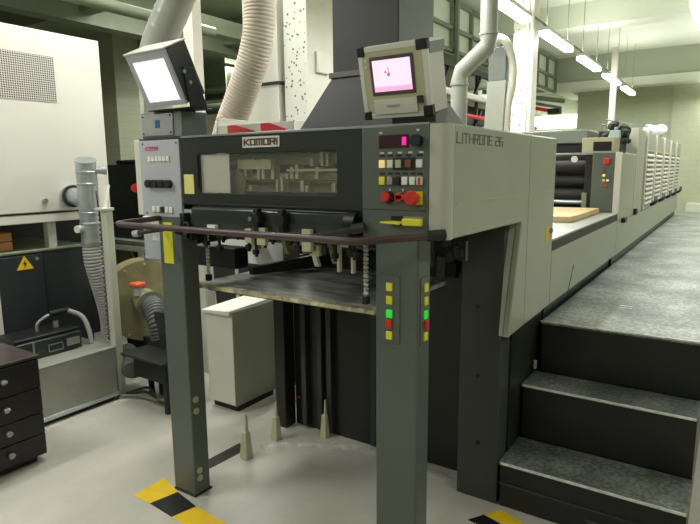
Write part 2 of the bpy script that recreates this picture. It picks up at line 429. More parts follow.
# grey ribbed transparent duct behind the lamp
bm = bmesh.new(); flex(bm, [(-2.2,2.2,3.9),(-2.3,2.2,3.2),(-2.42,2.2,2.72),(-2.58,2.2,2.5),(-2.76,2.2,2.28),(-2.80,2.2,2.12),(-2.76,2.2,1.9),(-2.76,2.2,1.2)], .093, .085, .035, 26, 8)
o = obj('ribbed_duct', bm, 'spiral'); tag(o, 'grey ribbed flexible duct slanting down behind the inspection lamp', 'hose')
# bent white pipe
t = thing('bent_pipe', 'white round duct pipe with a double bend behind the monitor', 'pipe', (-1.70, 4.0, 1.75))
bm = bmesh.new(); tube(bm, [(-1.50,4,3.94),(-1.50,4,2.485),(-1.505,4,2.43),(-1.695,4,2.28),(-1.71,4,2.22),(-1.71,4,1.223)], .060, 20); obj('pipe', bm, 'chute', t)
for x, z in ((-1.50,2.51), (-1.71,2.19)): tubo('joint_band', [(x,4,z-.008), (x,4,z+.008)], .066, 'chute', t, 20)
# grey kinked duct near second column
t = thing('kinked_duct', 'grey sheet metal duct with a slanted beige lower section beside the bent white pipe', 'duct', (-1.8, 5.1, 1.75))
bm = bmesh.new(); box(bm, -1.87, -1.715, 5.0, 5.10, 2.34, 2.62); obj('upper_box', bm, 'duct_grey', t, .004)
bm = bmesh.new(); hexa(bm, [(-1.92,4.97,1.22),(-1.74,4.97,1.22),(-1.74,5.08,1.22),(-1.92,5.08,1.22),(-1.875,5.0,2.34),(-1.71,5.0,2.34),(-1.71,5.1,2.34),(-1.875,5.1,2.34)]); obj('lower_chute', bm, 'chute', t, .004)
bm = bmesh.new(); tube(bm, spline([(-1.86,4.96,2.70),(-1.72,4.97,2.66),(-1.675,5.05,2.5),(-1.67,5.05,2.3),(-1.71,5.05,2.05),(-1.715,5.05,1.3)],20), .035, 12); obj('side_hose', bm, 'offwhite', t)

# cable tray and dark pipes in the far opening
t = thing('cable_tray', 'grey cable tray with pipes crossing the far opening beyond the speckled column', 'cable tray', (-3.9, 13.0, 2.9))
bm = bmesh.new(); hexa(bm, [(-4.6,12.6,3.12),(-3.3,13.2,2.84),(-3.3,13.4,2.84),(-4.6,12.8,3.12),(-4.6,12.6,3.18),(-3.3,13.2,2.90),(-3.3,13.4,2.90),(-4.6,12.8,3.18)]); obj('tray', bm, 'duct_grey', t)
bm = bmesh.new(); tube(bm, [(-4.8,12.5,3.24),(-3.2,13.2,3.0)], .05, 10); obj('pipe', bm, 'beam', t)
bm = bmesh.new(); tube(bm, [(-4.7,12.6,3.05),(-3.35,13.2,2.78)], .04, 10); obj('pipe', bm, 'red', t, label='dull red pipe')
bxo('junction', (-3.5,-3.25,13.0,13.2,2.72,2.84), 'charcoal', t)
t = thing('overhead_pipes', 'bundle of thin dark horizontal pipes and beams crossing high on the left', 'pipe', (-5, 7, 2.9))
for i, (z, m_) in enumerate(((2.98,'duct_grey'),(2.80,'dark'),(2.62,'beam'),(2.5,'dark'))):
    tubo('pipe', [(-8.6, 7.2-.3*i, z), (-3.9, 7.2-.3*i, z-.05)], .05 if i % 2 else .035, m_, t, 10)
for i in range(3): bxo('pipe_hanger', (-8.0+i*1.6,-7.97+i*1.6,6.3,7.2,2.5,3.5), 'beam', t, 0)
o = tubo('air_pipe', [(-4.4,-3.9,2.98),(-4.4,4.2,2.94)], .045, 'beam', None, 12); tag(o, 'olive grey pipe running along above the white air cabinet', 'pipe')
t = thing('truss', 'dark steel bracing with red pipes seen behind the bent white pipe', 'truss', (-3.2, 8.0, 2.0))
bm = bmesh.new()
box(bm, -3.45,-3.38,5.4,11.5,2.98,3.06); box(bm, -3.45,-3.38,5.4,11.5,2.60,2.66); box(bm, -3.45,-3.38,5.4,11.5,2.12,2.2); box(bm, -3.75,-3.6,5.4,12,2.30,2.56)
for i in range(10): 
    y = 5.5+i*.6; box(bm, -3.46,-3.42,y+.2,y+.24,2.2,2.98); hexa(bm, [(-3.44,y,2.62),(-3.40,y,2.62),(-3.40,y+.04,2.62),(-3.44,y+.04,2.62),(-3.44,y+.30,2.98),(-3.40,y+.30,2.98),(-3.40,y+.34,2.98),(-3.44,y+.34,2.98)]); hexa(bm, [(-3.44,y,2.14),(-3.40,y,2.14),(-3.40,y+.05,2.14),(-3.44,y+.05,2.14),(-3.44,y+.35,2.48),(-3.40,y+.35,2.48),(-3.40,y+.40,2.48),(-3.44,y+.40,2.48)])
obj('bracing', bm, 'dark', t)
tubo('pipe', [(-3.3,6.2,2.34),(-3.3,11.5,2.34)], .03, 'red', t, 8, label='dull red pipe')
tubo('pipe', [(-3.25,6.2,2.6),(-3.25,11.5,2.6)], .05, 'offwhite', t, 8, label='white pipe')
for i in range(4):
    bxo('hanger', (-3.42,-3.37,6.4+i*1.4,6.46+i*1.4,2.5,3.95), 'beam', t)
# tall pale storage cabinets in the back of the left hall, seen through the gaps
o = bxo('storage_cabinet', (-5.6,-3.7,9.5,10.1,0,2.3), 'offwhite'); tag(o, 'wide pale storage cabinet far behind the press', 'cabinet')
o = bxo('storage_cabinet', (-6.9,-5.9,8.4,9.0,0,1.9), 'darkcab'); tag(o, 'dark blue storage cabinet far behind the blower', 'cabinet')

# ceiling lamps: one row over the press
def ceiling_light(x, y0, label, length=1.16, z=3.0):
    t = thing('ceiling_light', label, 'ceiling lamp', (x, y0+length/2, z), 'fluorescent ceiling lamps')
    bxo('housing', (x-.055, x+.055, y0, y0+length, z+.035, z+.07), 'housing', t, .004)
    bxo('diffuser', (x-.052, x+.052, y0+.01, y0+length-.01, z-.012, z+.035), 'tube', t, .012)
    for yy in (y0+.12, y0+length-.12):
        tubo('suspension_wire', [(x, yy, z+.08), (x, yy, 3.95)], .004, 'beam', t, 6)
    return t
ROW = -1.825
proto = ceiling_light(ROW, 4.72, 'nearest fluorescent lamp of the hanging row, cut by the top edge')
names = ['second nearest hanging fluorescent lamp, right of the speckled far column', 'middle fluorescent lamp of the five hanging in a row',
         'fourth hanging fluorescent lamp, crossed by the thin white post', 'farthest and smallest hanging fluorescent lamp of the row']
for i, nm in enumerate(names): dup(proto, (0, 1.76*(i+1), 0), nm)
dup(proto, (1.42, 1.35, 0), 'fluorescent lamp at the right edge of the view, high over the platform')
o = tubo('lamp_rail', [(ROW, 2.0, 3.1), (ROW, 13.3, 3.1)], .012, 'beam', None, 8); tag(o, 'thin rail joining the hanging row of fluorescent lamps', 'rail')

def area(x, y, z, sx, sy, power, col=(1, 1, .985)):
    L = bpy.data.lights.new('lamp_and_fill_light', 'AREA'); L.shape = 'RECTANGLE'; L.size = sx; L.size_y = sy; L.energy = power; L.color = col
    o = bpy.data.objects.new('lamp_and_fill_light', L); o.location = (x, y, z); COL.objects.link(o); return o
PW = 30
def up(x, y, z, sx, sy, power):
    o = area(x, y, z, sx, sy, power); o.rotation_euler = (PI, 0, 0)
for i in range(-1, 5):
    area(ROW, 4.6+.7+1.76*i, 2.955, .15, 1.15, PW*((.85 if i < 2 else .6) if i > -1 else .6)); up(ROW, 4.6+.7+1.76*i, 3.11, .15, 1.15, PW*.30)
for i in range(0, 5):
    area(-.405, 5.95+.7+1.76*i, 2.955, .15, 1.15, PW*((.6 if i < 2 else .4) if i else .4)); up(-.405, 5.95+.7+1.76*i, 3.11, .15, 1.15, PW*.25)
for i in range(0, 4): area(1.6, 1.5+2.8*i, 3.3, .15, 1.25, PW*.65)
for y in (2.5, 4.4): area(-3.3, y, 3.75, .15, 1.25, PW*1.5)
for x, y, k in ((-3.6, .2, 1.3), (-1.2, -1.6, .7), (-5.2, -1, 1.1)): area(x, y, 3.4, .15, 1.25, PW*k)
for x, y in ((-6.4, 6.5), (-6.0, 10.5), (-5.0, 13.6)):
    area(x, y, 3.1, .2, 1.3, PW*.6); up(x, y, 3.15, .2, 1.3, PW*.35)  # fill lights added to brighten the dark left hall, no fixtures
area(-4.6, 4.2, 3.45, .2, 1.3, PW*2.0); area(-4.6, -1.3, 3.2, .2, 1.3, PW*1.3)  # first is a fill light added for the pile board, no lamp there
area(-4.6, 16.0, 3.8, 1.2, 1.2, PW*3)  # unseen light added to brighten the wall in the far opening

# ------------------------------------------------------------------ the delivery end of the press
D = thing('press_delivery', 'grey green and cream delivery end of the printing press, nearest section with control panel', 'printing press', (-1.5, 1.95, 0))
XR = -.771; Y0 = 1.736
# front legs
def leg(x0, x1, y0, y1, z1, m='grey_green', lab=None):
    l = bxo('leg', (x0, x1, y0, y1, .0, z1), m, D, .006, label=lab); return l
l1 = leg(-2.247, -2.09, Y0, 1.832, 1.40)
bxo('reflective_tape', (-2.216, -2.150, Y0-.002, Y0, 1.166, 1.36), 'lemon', l1, 0, label='yellow tape strip')
for z in (.50,.44,.13,.09): tubo('bolt_cap', [(-2.09,1.765,z),(-2.083,1.765,z)], .016, 'bezel', l1, 14)
bm = bmesh.new(); box(bm, -2.24,-2.085,1.728,1.84,0,.010); obj('foot_plate', bm, 'dark', l1, .002)
l2 = leg(-1.05, -.878, Y0, 1.832, 1.40)
# push-button strips on the right front leg
def strip(face):
    if face == 'f':
        p = bxo('button_strip', (-1.030, -.948, Y0-.004, Y0, .975, 1.222), 'panel_grey', l2, .002)
        mk = lambda z0, z1, m, d=.010: bxo('push_button', (-1.001, -.977, Y0-d, Y0-.003, z0, z1), m, l2, .002)
    else:
        p = bxo('button_strip', (-.878, -.874, 1.752, 1.822, .975, 1.222), 'panel_grey', l2, .002)
        mk = lambda z0, z1, m, d=.010: bxo('push_button', (-.876, -.878+d, 1.775, 1.799, z0, z1), m, l2, .002)
    mk(1.168, 1.198, 'lemon'); mk(1.120, 1.150, 'lemon'); mk(1.070, 1.100, 'green'); mk(1.032, 1.064, 'red', .014); mk(.990, 1.020, 'lemon')
strip('f'); strip('s')
# rear legs
l3 = leg(-1.030, -.826, 2.48, 2.60, 1.40, 'legdark', 'dark grey rear leg')
for x, z in ((-.945,.96),(-.935,.625),(-.925,.29)): tubo('bolt', [(x,2.48,z),(x,2.472,z)], .008, 'black', l3, 10)
leg(-2.28, -2.20, 2.56, 2.66, 1.3, 'dark', 'nearly black rear leg')
# rear dark wall inside, below the pile space
rw = bxo('rear_panel', (-2.20, -1.0, 2.66, 2.70, .0, 1.12), 'dark', D, .003)
for x in (-2.12, -2.0, -1.93, -1.62): bxo('guide_rail', (x, x+.035, 2.62, 2.66, .02, 1.1), 'charcoal', D)
tubo('indicator_lamp', [(-2.17, 2.66, .18), (-2.17, 2.65, .18)], .008, 'red', D, 10, label='small red indicator')
# side skirt under the cover
bxo('side_skirt', (-.86, -.825, 2.60, 3.13, 0, .86), 'skirt', D, .003)
bxo('skirt_strip', (-.825, -.815, 2.60, 2.66, 0, .86), 'dark', D, .002)
# side cover (cream)
bm = bmesh.new()
prism(bm, [(1.776,1.742),(3.07,1.742),(3.07,.87),(2.40,.857),(2.535,1.358),(1.776,1.362)], 'x', XR-.03, XR)
cov = obj('side_cover', bm, 'cream', D, .006)
bm = bmesh.new(); hexa(bm, [(-.815,2.402,.86),(-.801,2.402,.86),(-.801,2.44,.86),(-.815,2.44,.86),(-.835,2.535,1.358),(-.801,2.535,1.358),(-.801,2.56,1.358),(-.835,2.56,1.358)])
obj('cover_return', bm, 'cream_front', D)
# rounded front corner strip
bm = bmesh.new()
pts = [(-.838,1.730),(-.806,1.730)] + [(-.806+.035*math.sin(a), 1.765-.035*math.cos(a)) for a in [PI/2*k/6 for k in range(1,7)]] + [(-.771,1.7755),(-.838,1.7755)]
prism(bm, pts, 'z', 1.362, 1.742); obj('corner_cover', bm, 'cream_front', D)
bxo('trim_groove', (XR-.002, XR+.0015, 1.80, 3.06, 1.478, 1.482), 'bezel', D, 0)
bxo('trim_groove', (XR-.002, XR+.0015, 2.62, 2.625, .9, 1.74), 'bezel', D, 0)
block_text('model_lettering', 'LITHRONE 26', 'textgrey', D, (XR, 1.79, 1.679), (0,1,0), (0,0,1), .455, .036, .85)
tg = bxo('warning_label', (XR, XR+.002, 2.93, 2.99, 1.22, 1.30), 'yellow', D, 0)
tubo('latch', [(XR, 3.02, 1.275), (XR+.012, 3.02, 1.275)], .014, 'silver', D)
# top plate and body
bxo('top_plate', (-2.36, -.79, 1.742, 3.06, 1.728, 1.7445), 'charcoal', D, .003)
bxo('top_edge', (-2.05, -.846, 1.730, 1.742, 1.738, 1.747), 'silver', D, .001, label='bright metal edge strip')
bxo('inner_body', (-2.05, -.83, 2.70, 3.06, 1.13, 1.728), 'dark', D, .003)
# left end: silver control panel
bxo('left_panel_body', (-2.405, -2.062, 1.745, 1.95, 1.385, 1.742), 'offwhite', D, .006)
bxo('edge_post', (-2.412,-2.380,1.80,1.95,1.743,2.06), 'offwhite', D, .002)
lp = bxo('left_control_panel', (-2.350, -2.07, 1.733, 1.746, 1.385, 1.735), 'lpanel', D, .003, label='silver control panel')
block_text('panel_heading', 'KOMORI', 'pinkmark', lp, (-2.305, 1.733, 1.688), (1,0,0), (0,0,1), .095, .018, 1.5, .001)
for i in range(6): bxo('indicator_key', (-2.285+i*.026, -2.285+i*.026+.02, 1.727, 1.733, 1.640, 1.662), 'plastic_white', lp, 0)
for i in range(4): tubo('dial', [(-2.282+i*.046, 1.733, 1.537), (-2.282+i*.046, 1.712, 1.537)], .019, 'black', lp, 16)
for i, m_ in enumerate(('plastic_white','plastic_white','black','plastic_white','plastic_white')):
    bxo('rocker_switch', (-2.272+i*.030, -2.272+i*.030+.022, 1.725, 1.733, 1.405, 1.432), m_, lp, .002)
for x in (-2.32,-2.085):
    for z in (1.40,1.72): tubo('screw', [(x,1.733,z),(x,1.730,z)], .004, 'dark', lp, 8)
# front cover with viewing window: frame built from four bars
bm = bmesh.new()
WX0, WX1, WZ0, WZ1 = -1.95, -1.214, 1.497, 1.668
XA, XB = -2.06, -1.10
box(bm, XA, XB, Y0, Y0+.014, WZ1, 1.742); box(bm, XA, XB, Y0, Y0+.014, 1.425, WZ0)
box(bm, XA, WX0, Y0, Y0+.014, WZ0, WZ1); box(bm, WX1, XB, Y0, Y0+.014, WZ0, WZ1)
obj('front_cover', bm, 'charcoal', D, 0)
win = bxo('viewing_window', (WX0, WX1, Y0+.004, Y0+.009, WZ0, WZ1), 'glass', D, 0)
bxo('window_guard', (WX0+.004, WX0+.175, Y0+.011, Y0+.016, WZ0+.004, WZ1-.004), 'offwhite', D, 0, label='white sheet behind the left end of the window')
tubo('hinge_pin', [(-1.952, Y0-.004, 1.52), (-1.952, Y0-.004, 1.66)], .004, 'black', D, 8)
bxo('paper_note', (-2.048, -1.985, Y0-.0015, Y0, 1.494, 1.580), 'paleyellow', D, 0, label='pale yellow note')
pl = bxo('name_plate', (-1.680, -1.483, Y0-.004, Y0, 1.686, 1.729), 'offwhite', D, .001)
block_text('name_lettering', 'KOMORI', 'textred', pl, (-1.672, Y0-.004, 1.694), (1,0,0), (0,0,1), .181, .027, 1.5, .001)
# mechanism behind the window
bxo('inner_wall', (-2.05, -1.1, 2.0, 2.02, 1.44, 1.72), 'charcoal', D, 0)
bm = bmesh.new()
for z, r, y in ((1.64,.022,1.90),(1.57,.016,1.85),(1.525,.024,1.92)): tube(bm, [(-2.04,y,z),(-1.11,y,z)], r, 14)
obj('roller', bm, 'bezel', D)
bm = bmesh.new(); rr = random.Random(3)
for i in range(26):
    x = -1.77+i*.0255; h = rr.uniform(.02,.06); z = rr.choice((1.51,1.56,1.61)); box(bm, x, x+rr.uniform(.01,.02), 1.80, 1.84, z, z+h)
obj('gripper_bar', bm, 'bezel', D, .001)
tubo('cam_disc', [(-1.79,1.79,1.54),(-1.79,1.80,1.54)], .062, 'olive', D, 24)
bm = bmesh.new(); box(bm,-1.77,-1.22,1.86,1.875,1.545,1.552); box(bm,-1.5,-1.22,1.79,1.80,1.59,1.60); box(bm,-1.77,-1.58,1.79,1.82,1.60,1.64); obj('rod', bm, 'bezel', D)
# seam strip and hood below window
bxo('seam_strip', (-2.06, -1.10, Y0-.006, Y0+.01, 1.447, 1.455), 'black', D, .001)
bxo('lower_fascia', (-2.06, -1.985, Y0, Y0+.012, 1.36, 1.447), 'lpanel', D, .002)
bm = bmesh.new()
prof = [(1.745,1.443),(1.722,1.441),(1.712,1.432),(1.706,1.37),(1.712,1.352),(1.745,1.345)]
prism(bm, prof, 'x', -1.985, -1.15); obj('hood', bm, 'charcoal', D, .004)
tubo('hood_end', [(-1.165,1.735,1.405),(-1.12,1.735,1.405)], .040, 'dark', D, 20)
tubo('bright_rod', [(-1.55,1.716,1.440),(-1.16,1.716,1.440)], .0025, 'legdark', D, 8)
for x in (-1.575,-1.445):
    bm = bmesh.new(); tube(bm, [(x,1.706,1.405),(x,1.67,1.405)], [.030,.026], 9); box(bm, x-.012,x+.012,1.680,1.706,1.345,1.445)
    obj('adjusting_knob', bm, 'black', D, .002)
tubo('knob_centre', [(-1.59,1.670,1.405),(-1.59,1.663,1.405)], .009, 'silver', D, 12)
# working parts hanging under the hood
bm = bmesh.new(); box(bm,-2.05,-1.08,1.77,1.80,1.325,1.352); box(bm,-2.05,-1.08,2.02,2.06,1.27,1.31); tube(bm, [(-2.05,1.92,1.29),(-1.08,1.92,1.29)], .014, 10); obj('cross_bar', bm, 'dark', D)
for x, w, z0, z1, m_, y in ((-1.86,.05,1.345,1.368,'plastic_white',1.684),(-1.64,.035,1.305,1.362,'bezel',1.684),(-1.575,.045,1.30,1.37,'bezel',1.684),
                       (-1.345,.042,1.29,1.375,'bezel',1.684),(-1.40,.05,1.255,1.30,'bezel',1.80),(-1.25,.07,1.30,1.325,'offwhite',1.80),
                       (-1.20,.012,1.20,1.31,'offwhite',1.80),(-1.265,.012,1.20,1.31,'offwhite',1.80)):
    bxo('sheet_stop', (x, x+w, y, y+.02, z0, z1), m_, D, .002)
for i,(x,z) in enumerate(((-1.42,1.20),(-1.58,1.24),(-1.33,1.22),(-1.75,1.25),(-1.48,1.25))):
    bm = bmesh.new(); hexa(bm, [(x,1.86,z),(x+.022,1.86,z),(x+.022,1.88,z),(x,1.88,z),(x-.03,1.86,z+.09),(x-.008,1.86,z+.09),(x-.008,1.88,z+.09),(x-.03,1.88,z+.09)])
    obj('gripper_finger', bm, 'offwhite' if i < 1 else 'olive', D, .002)
for i in range(16):
    x = -2.02+i*.058+rr.uniform(-.02,.02); zl = rr.uniform(1.23,1.30); bm = bmesh.new(); tube(bm, [(x,1.78,1.335),(x,1.78,zl)], .007, 8); box(bm, x-.012,x+rr.uniform(.005,.02),1.77,1.79,zl+.01,zl+.03); obj('blower_nozzle', bm, 'black' if i%4 else 'dark', D)
# dark dryer box over the left of the pile
bxo('powder_box', (-2.50,-2.12,2.1,2.20,1.085,1.195), 'black', D, .006, label='matt black box above the pile board')
bm = bmesh.new(); hexa(bm, [(-2.08,2.16,1.055),(-2.05,2.16,1.055),(-1.84,2.62,1.055),(-1.87,2.62,1.055),(-2.08,2.16,1.095),(-2.05,2.16,1.095),(-1.84,2.62,1.14),(-1.87,2.62,1.14)]); obj('jogger_rail', bm, 'dark', D)
bxo('back_stop', (-1.9,-1.1,2.58,2.62,1.06,1.14), 'dark', D, .003)
bm = bmesh.new(); box(bm,-2.75,-2.05,2.40,2.55,1.06,1.20); rr = random.Random(4)
for i in range(9): bmesh.ops.create_icosphere(bm, subdivisions=2, radius=.05, matrix=Matrix.Translation((-2.70+i*.075,2.45,1.20+rr.uniform(-.005,.02))))
obj('plastic_cover', bm, 'white_dust', D, label='bunched white plastic cover')
bxo('rear_plate', (-2.05,-1.70,2.62,2.64,1.13,1.30), 'legdark', D, .003)
bxo('left_side_frame', (-2.34,-2.29,1.95,2.60,1.22,1.36), 'dark', D, .003)
# knotty linkages behind the left leg and right leg
rr = random.Random(8)
for i in range(12):
    x = rr.uniform(-1.09,-.9); z = rr.uniform(1.12,1.33); y = rr.uniform(2.1,2.4); bxo('linkage', (x, x+.03, y, y+.03, z, z+rr.uniform(.03,.09)), 'charcoal', D)
rr = random.Random(9)
for i in range(9):
    x = rr.uniform(-2.09,-1.99); z = rr.uniform(1.29,1.38); bxo('linkage', (x, x+.03, 1.69, 1.73, z, z+rr.uniform(.02,.05)), 'black', D)
# right control panel
cp = bxo('control_panel', (-1.10, -.838, 1.728, 1.80, 1.357, 1.742), 'panel_grey', D, .004, label='grey green control panel with keys and display')
YP = 1.728
bxo('panel_seam', (-1.098,-.848,YP-.0008,YP,1.4555,1.4575), 'dark', cp, 0)
bxo('display', (-1.040,-.926,YP-.004,YP,1.667,1.711), 'led_bg', cp, .001)
bxo('led_digit', (-.948,-.934,YP-.006,YP-.003,1.676,1.702), 'magenta', cp, 0)
d = tubo('dial', [(-.892,YP,1.688),(-.892,YP-.022,1.688)], .020, 'black', cp, 18)
bxo('dial_mark', (-.914,-.908,YP-.012,YP-.004,1.680,1.696), 'red', cp, 0)
def key(x, z, m_, w=.023, h=.027, dd=.008): bxo('key', (x-w/2, x+w/2, YP-dd, YP, z-h/2, z+h/2), m_, cp, .002)
bxo('key_bezel', (-.985,-.898,YP-.004,YP,1.594,1.634), 'black', cp, .001)
for x, m_ in ((-1.027,'amber'),(-.995,'plastic_white'),(-.963,'bezel'),(-.925,'rust'),(-.884,'plastic_white')): key(x, 1.614, m_)
for x, m_ in ((-1.027,'lemon'),(-.995,'silver'),(-.967,'dark'),(-.938,'plastic_white'),(-.909,'plastic_white'),(-.882,'offwhite')): key(x, 1.557, m_, .022, .028)
bxo('key_strip', (-.886,-.878,YP-.010,YP-.007,1.545,1.568), 'red', cp, 0)
bm = bmesh.new()
for x in (-1.027,-.995,-.963,-.925,-.884): box(bm, x-.011,x+.011,YP-.001,YP,1.638,1.645)
for x in (-1.027,-.995,-.967,-.938,-.909,-.882): box(bm, x-.010,x+.010,YP-.001,YP,1.578,1.584)
obj('key_caption', bm, 'black', cp)
for x in (-1.03,-.998,-.96,-.92,-.88): bxo('caption_print', (x-.007,x+.009,YP-.001,YP,1.648,1.654), 'offwhite', cp, 0)
for q in ((-1.04,-1.028,1.716,1.722),(-.897,-.887,1.72,1.727),(-1.0,-.994,1.522,1.53),(-.95,-.944,1.522,1.53)): bxo('caption_print', (q[0],q[1],YP-.001,YP,q[2],q[3]), 'offwhite', cp, 0)
def knob(x, z, r, m1, d1, nm='push_knob'):
    bm = bmesh.new(); tube(bm, [(x,YP,z),(x,YP-d1,z)], [r*.75,r*.7], 18); tube(bm, [(x,YP-d1,z),(x,YP-d1-.006,z),(x,YP-d1-.012,z)], [r,r,r*.8], 18); return obj(nm, bm, m1, cp)
tubo('knob_collar', [(-1.000,YP,1.500),(-1.000,YP-.010,1.500)], .021, 'black', cp, 18)
knob(-1.007,1.502,.018,'red',.012)
bm = bmesh.new(); box(bm,-.966,-.925,YP-.02,YP,1.494,1.510); tube(bm,[(-.955,YP,1.502),(-.955,YP-.02,1.502)],.015,14); obj('selector', bm, 'red', cp, .002)
bxo('stop_backplate', (-.921,-.871,YP-.006,YP,1.478,1.522), 'yellow', cp, .001)
knob(-.903,1.500,.025,'red',.018,'stop_button')
bxo('recess', (-.990,-.944,YP-.003,YP,1.404,1.437), 'black', cp, 0)
bxo('recess', (-.942,-.868,YP-.003,YP,1.410,1.437), 'olive', cp, 0)
bxo('yellow_handle', (-.942,-.869,YP-.018,YP,1.406,1.430), 'lemon', cp, .004)
bm = bmesh.new(); hexa(bm, [(-1.02,YP-.03,1.413),(-.945,YP-.03,1.410),(-.945,YP,1.414),(-.98,YP,1.414),(-1.02,YP-.03,1.418),(-.945,YP-.03,1.419),(-.945,YP,1.42),(-.98,YP,1.42)]); obj('yellow_lever', bm, 'lemon', cp)
for ch in cp.children:
    if not ch.name.startswith('panel_seam'): ch.location.x += .011
# U-shaped guard rail
gp = [(-2.235,1.98,1.385),(-2.235,1.56,1.372),(-2.232,1.515,1.370),(-2.20,1.500,1.369),(-1.6,1.512,1.367),(-1.06,1.528,1.366),(-1.0,1.534,1.366),(-.962,1.565,1.368),(-.80,1.725,1.378)]
gr = tubo('guard_rail', gp, .013, 'maroon', D, 12, label='maroon coated guard rail')
tubo('rail_end', [(-.825,1.70,1.377),(-.785,1.742,1.380)], .019, 'rubber', gr, 14)
bm = bmesh.new(); tube(bm, [(-1.27,1.60,1.352),(-1.10,1.70,1.388)], .012, 10); tube(bm, [(-1.12,1.69,1.384),(-1.08,1.71,1.394)], .019, 12); obj('rail_arm', bm, 'charcoal', gr)
bm = bmesh.new(); tube(bm, [(-2.30,1.66,1.31),(-2.07,1.70,1.345)], .010, 10); obj('rail_arm', bm, 'black', gr)
tubo('arm_tip', [(-2.325,1.655,1.305),(-2.29,1.662,1.311)], .016, 'silver', gr, 10)
# cable / hooks and dust at the foot
for (x, y, h, w) in ((-2.155,2.16,.26,.055),(-2.16,2.42,.24,.05),(-1.93,2.60,.24,.045)):
    bm = bmesh.new()
    hexa(bm, [(x-w/2,y-w/2,0),(x+w/2,y-w/2,0),(x+w/2,y+w/2,0),(x-w/2,y+w/2,0),(x-w*.32,y-w*.3,h*.6),(x+w*.32,y-w*.3,h*.6),(x+w*.32,y+w*.3,h*.6),(x-w*.32,y+w*.3,h*.6)])
    hexa(bm, [(x-w*.08,y-w*.15,h*.6),(x+w*.3,y-w*.15,h*.6),(x+w*.3,y+w*.15,h*.6),(x-w*.08,y+w*.15,h*.6),(x+w*.05,y-w*.1,h),(x+w*.2,y-w*.1,h),(x+w*.2,y+w*.1,h),(x+w*.05,y+w*.1,h)])
    o = obj('pallet_guide', bm, 'bezel', None, .004)
    tag(o, {2.16: 'cream tapered pallet guide standing nearest the left front leg', 2.42: 'cream tapered pallet guide at the corner of the low cabinet', 2.60: 'cream tapered pallet guide against the dark rear panel'}[y], 'pallet guide')
bm = bmesh.new(); rr = random.Random(5)
for i in range(46):
    a = i/45; x = -2.16+a*1.05; y = 2.30+.30*math.sin(min(1,a*1.8)*PI/2)+rr.uniform(-.02,.02) + (0 if a < .8 else -(a-.8)*.2); r = rr.uniform(.015,.04)
    vs = [bm.verts.new((x+r*math.cos(k*PI/4)*1.4, y+r*math.sin(k*PI/4), .001)) for k in range(8)]; tip = bm.verts.new((x,y,.003+r*.2))
    for k in range(8): bm.faces.new([vs[k], vs[(k+1)%8], tip])
    bm.faces.new(vs[::-1])
o = obj('powder_dust', bm, 'dust'); tag(o, 'pale powder dust swept against the foot of the dark rear panel', 'dust', kind='stuff')

# hoist chains and pile board
def chain(x, y, z0, z1, label):
    bm = bmesh.new(); n = int((z1-z0)/.017)
    for i in range(n):
        z = z0+.02+i*.017; 
        if i % 2: box(bm, x-.009, x+.009, y-.003, y+.003, z, z+.014)
        else: box(bm, x-.003, x+.003, y-.009, y+.009, z, z+.014)
        tube(bm, [(x-.011,y,z+.007),(x+.011,y,z+.007)], .0035, 6)
    t = thing('hoist_chain', label, 'chain', (x, y, z0), 'chains carrying the pile board')
    obj('links', bm, 'offwhite', t); bxo('chain_shackle', (x-.012,x+.012,y-.012,y+.012,z0-.002,z0+.03), 'black', t, .003)
chain(-2.085, 1.885, 1.070, 1.325, 'hoist chain at the left front corner of the pile board')
chain(-1.175, 1.87, 1.070, 1.335, 'hoist chain at the right front corner of the pile board')
pb = thing('pile_board', 'grey pile board with painted reflection streaks and worn cream edge hanging between the press legs', 'board', (-1.68, 2.25, 1.03))
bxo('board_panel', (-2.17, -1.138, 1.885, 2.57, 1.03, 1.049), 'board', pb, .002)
bxo('edge_strip', (-2.19, -1.125, 1.850, 1.886, 1.034, 1.052), 'board_edge', pb, .002, label='worn cream front edge')
bxo('lift_bar', (-2.17, -1.14, 1.95, 1.99, 1.0, 1.03), 'dark', pb, .002)
# white packing pieces visible beyond the pile
o = bxo('paper_stack', (-3.1,-2.62,3.35,3.7,.95,1.22), 'white'); tag(o, 'white stack of paper seen behind the black box above the pile board', 'paper stack')
o = bxo('paper_trolley', (-3.15,-2.55,3.15,3.75,0,.95), 'darkcab'); tag(o, 'dark trolley carrying the white paper stack behind the press', 'trolley')

# cabinet standing at the left rear of the press
t = thing('low_cabinet', 'low white cabinet, side shaded olive grey, with sloping white lid left of the dark rear panel', 'cabinet', (-2.78, 2.75, 0))
bxo('plinth', (-2.86,-2.63,2.58,2.93,0,.05), 'black', t, .003)
bxo('carcass', (-2.87,-2.626,2.55,2.95,.05,.665), 'offwhite', t, .004)
bxo('side_panel', (-2.626,-2.62,2.55,2.95,.045,.69), 'cabside', t, .002, label='side panel with shade painted in as olive grey')
bm = bmesh.new(); hexa(bm, [(-2.89,2.53,.665),(-2.626,2.53,.665),(-2.626,2.95,.665),(-2.89,2.95,.665),(-2.89,2.53,.682),(-2.626,2.53,.70),(-2.626,2.95,.715),(-2.89,2.95,.70)]); obj('lid', bm, 'white', t, .004)
